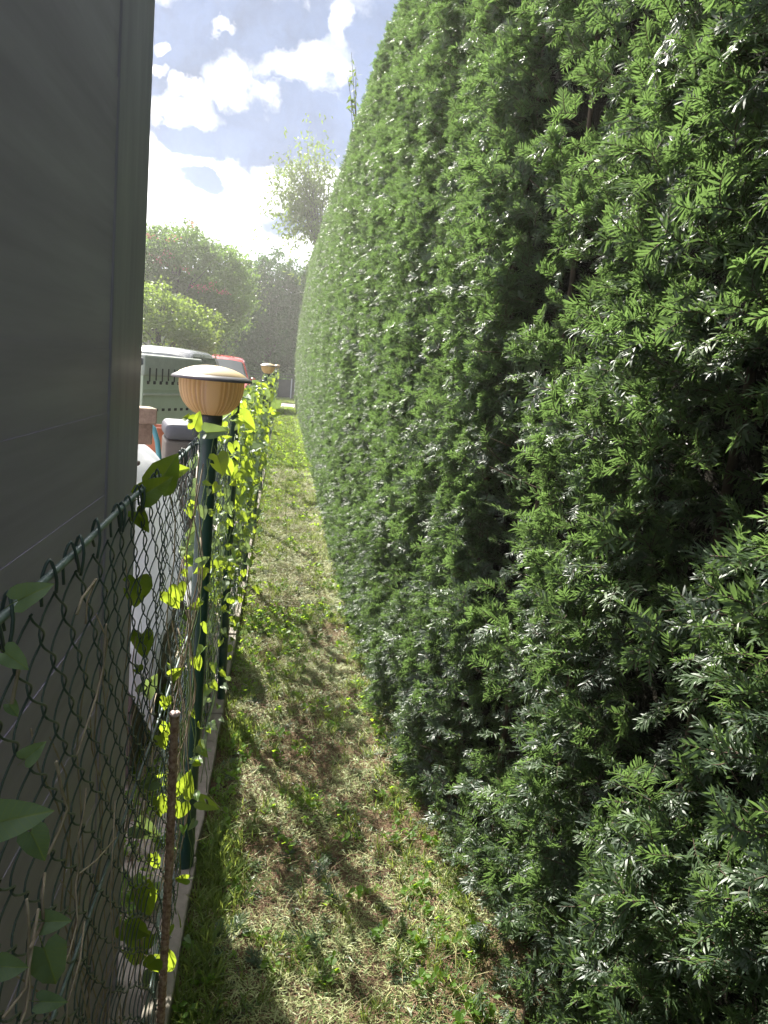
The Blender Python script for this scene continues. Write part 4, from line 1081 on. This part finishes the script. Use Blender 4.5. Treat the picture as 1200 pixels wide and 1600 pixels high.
tree('dark evergreen just visible beside the far end of the hedge', (1.2, 41, 0), 6.6,
     [(1.2, 41, 4.0, 1.2, 1.2, 2.3), (1.4, 41, 2.4, 1.8, 1.2, 2.3), (.7, 41, 5.9, .35, .4, .7)], 700, 34, .2, .15, lf_dark, .2, 'dark evergreens closing the view', 'evergreen_tree', .8, .3, 10)
# young tree leaning over the hedge end: real shoots with leaves set along them
yt_ = thing('young_tree', 'young leafy tree rising over the far end of the hedge against the clouds', 'tree', (.95, 30.6, 0))
B = Vector((.95, 30.6, 0)); hub = at_y(500, 395, 31.0)
ps = [tube([Vector((0, 0, -.1)), Vector((-.05, .1, 3)), hub-B], [.07, .055, .04], 8)]
LC, LD_ = [], []
shoots = [((405, 296), (505, 360)), ((421, 266), (500, 350)), ((440, 236), (502, 340)), ((474, 212), (495, 330)), ((497, 228), (500, 330)), ((520, 250), (505, 330)), ((412, 322), (500, 370)),
          ((430, 300), (500, 340)), ((458, 262), (500, 350)), ((450, 350), (505, 372)), ((462, 378), (510, 380)), ((485, 260), (500, 345)), ((470, 300), (500, 360)), ((510, 275), (505, 350)), ((430, 280), (495, 355)),
          ((515, 300), (508, 370)), ((455, 320), (505, 375)), ((445, 290), (500, 360)), ((480, 330), (505, 385)), ((465, 240), (495, 330)), ((508, 238), (500, 320)), ((435, 335), (500, 375)), ((500, 250), (498, 350))]
for (tx, ty), (bx, by) in shoots*2:
    bx += random.uniform(-26, 4); by += random.uniform(-30, 12)
    jx, jy = random.uniform(-14, 14), random.uniform(-10, 14)
    if LC and len(LC) < 10: jx = jy = 0
    a = at_y(bx, by, 31+random.uniform(-.7, .7)); b = at_y(tx+jx*.7, ty+abs(jy), 31+random.uniform(-1.0, 1.0))
    m_ = a.lerp(b, .55)+Vector((random.uniform(-.1, .1), 0, .12))
    ps.append(tube([hub-B, a-B, m_-B, b-B], [.022, .016, .009, .003], 4, False))
    n = int((b-a).length/.045)
    for i in range(n):
        t = i/n; p = (a.lerp(m_, t*2) if t < .5 else m_.lerp(b, t*2-1))
        LC.append(np.array(p)+rng.standard_normal(3)*.02)
LC = np.array(LC)
for _ in range(640):
    px_, py_ = random.gauss(478, 25), random.gauss(312, 38)
    if noise.noise(Vector((px_*.06, py_*.06, 3))) < -.2: continue
    LC = np.concatenate([LC, np.array(at_y(px_, py_, 31+random.uniform(-.9, .9)))+rng.standard_normal((7, 3))*.09])
LC = LC+rng.standard_normal(LC.shape)*.035
leaves('crown', LC-np.array(B), .17, lf_cherry, yt_, .9, .20)
V, F = join(ps); mesh_obj('trunk', V, F, bark, yt_, True)
# thin sapling poking out of the hedge top
sp_ = thing('sapling', 'thin leafy sapling shoot poking out of the hedge top', 'sapling', (.72, 9.0, 0))
B = Vector((.72, 9.0, 0)); ps = []; LC = []
for tip, base in (((549, 82), (556, 190)), ((556, 105), (556, 170)), ((543, 120), (556, 200)), ((548, 150), (552, 220))):
    a = at_y(*base, 9.0); b = at_y(*tip, 9.0); ps.append(tube([B+Vector((0, 0, 3.2))-B, a-B, b-B], [.008, .005, .002], 4, False))
    for i in range(13):
        LC.append(np.array(a.lerp(b, .1+.9*i/13))+rng.standard_normal(3)*.008)
leaves('crown', np.array(LC)-np.array(B), .07, lf_cherry, sp_, .5, .2)
ps.append(tube([(0, 0, 0), (0, 0, 3.2)], .01, 5)); V, F = join(ps); mesh_obj('stem', V, F, bark, sp_, True)
# far wooded belt to either side
n = 60000; ang = rng.uniform(-1.35, 1.35, n); rad_ = rng.uniform(58, 66, n)
hh = 4.2+2.2*vnoise(ang*9, rad_*0, 41)+1.6*vnoise(ang*31, rad_*0, 42)
C = np.stack([np.sin(ang)*rad_, np.cos(ang)*rad_, rng.uniform(0, 1, n)*hh], 1)
o = leaves('far_woodland', C, .75, lf_dark, None, .3, .5); props(o, 'far belt of dark woodland on the horizon', 'woodland')

# ------------------------------------------------------------------ haze, added to imitate the veil of lens glare
def _haze(t):
    v = t.new('ShaderNodeVolumePrincipled'); v.inputs['Color'].default_value = (.96, .96, .92, 1); v.inputs['Density'].default_value = HAZE_DENSITY
    v.inputs['Anisotropy'].default_value = 0.55
    return v.outputs[0]
hm = bpy.data.materials.new('pale_haze'); hm.use_nodes = True; t = NT(hm.node_tree); t.n.clear()
out = t.new('ShaderNodeOutputMaterial'); t.link(_haze(t), out.inputs['Volume'])
b = box_bm(-70, 70, -8, 72, -1.1, 12.0)
hz = bm_obj('haze', b, hm); props(hz, 'thin pale haze added to imitate lens glare', 'haze', kind='stuff'); hz.display_type = 'WIRE'
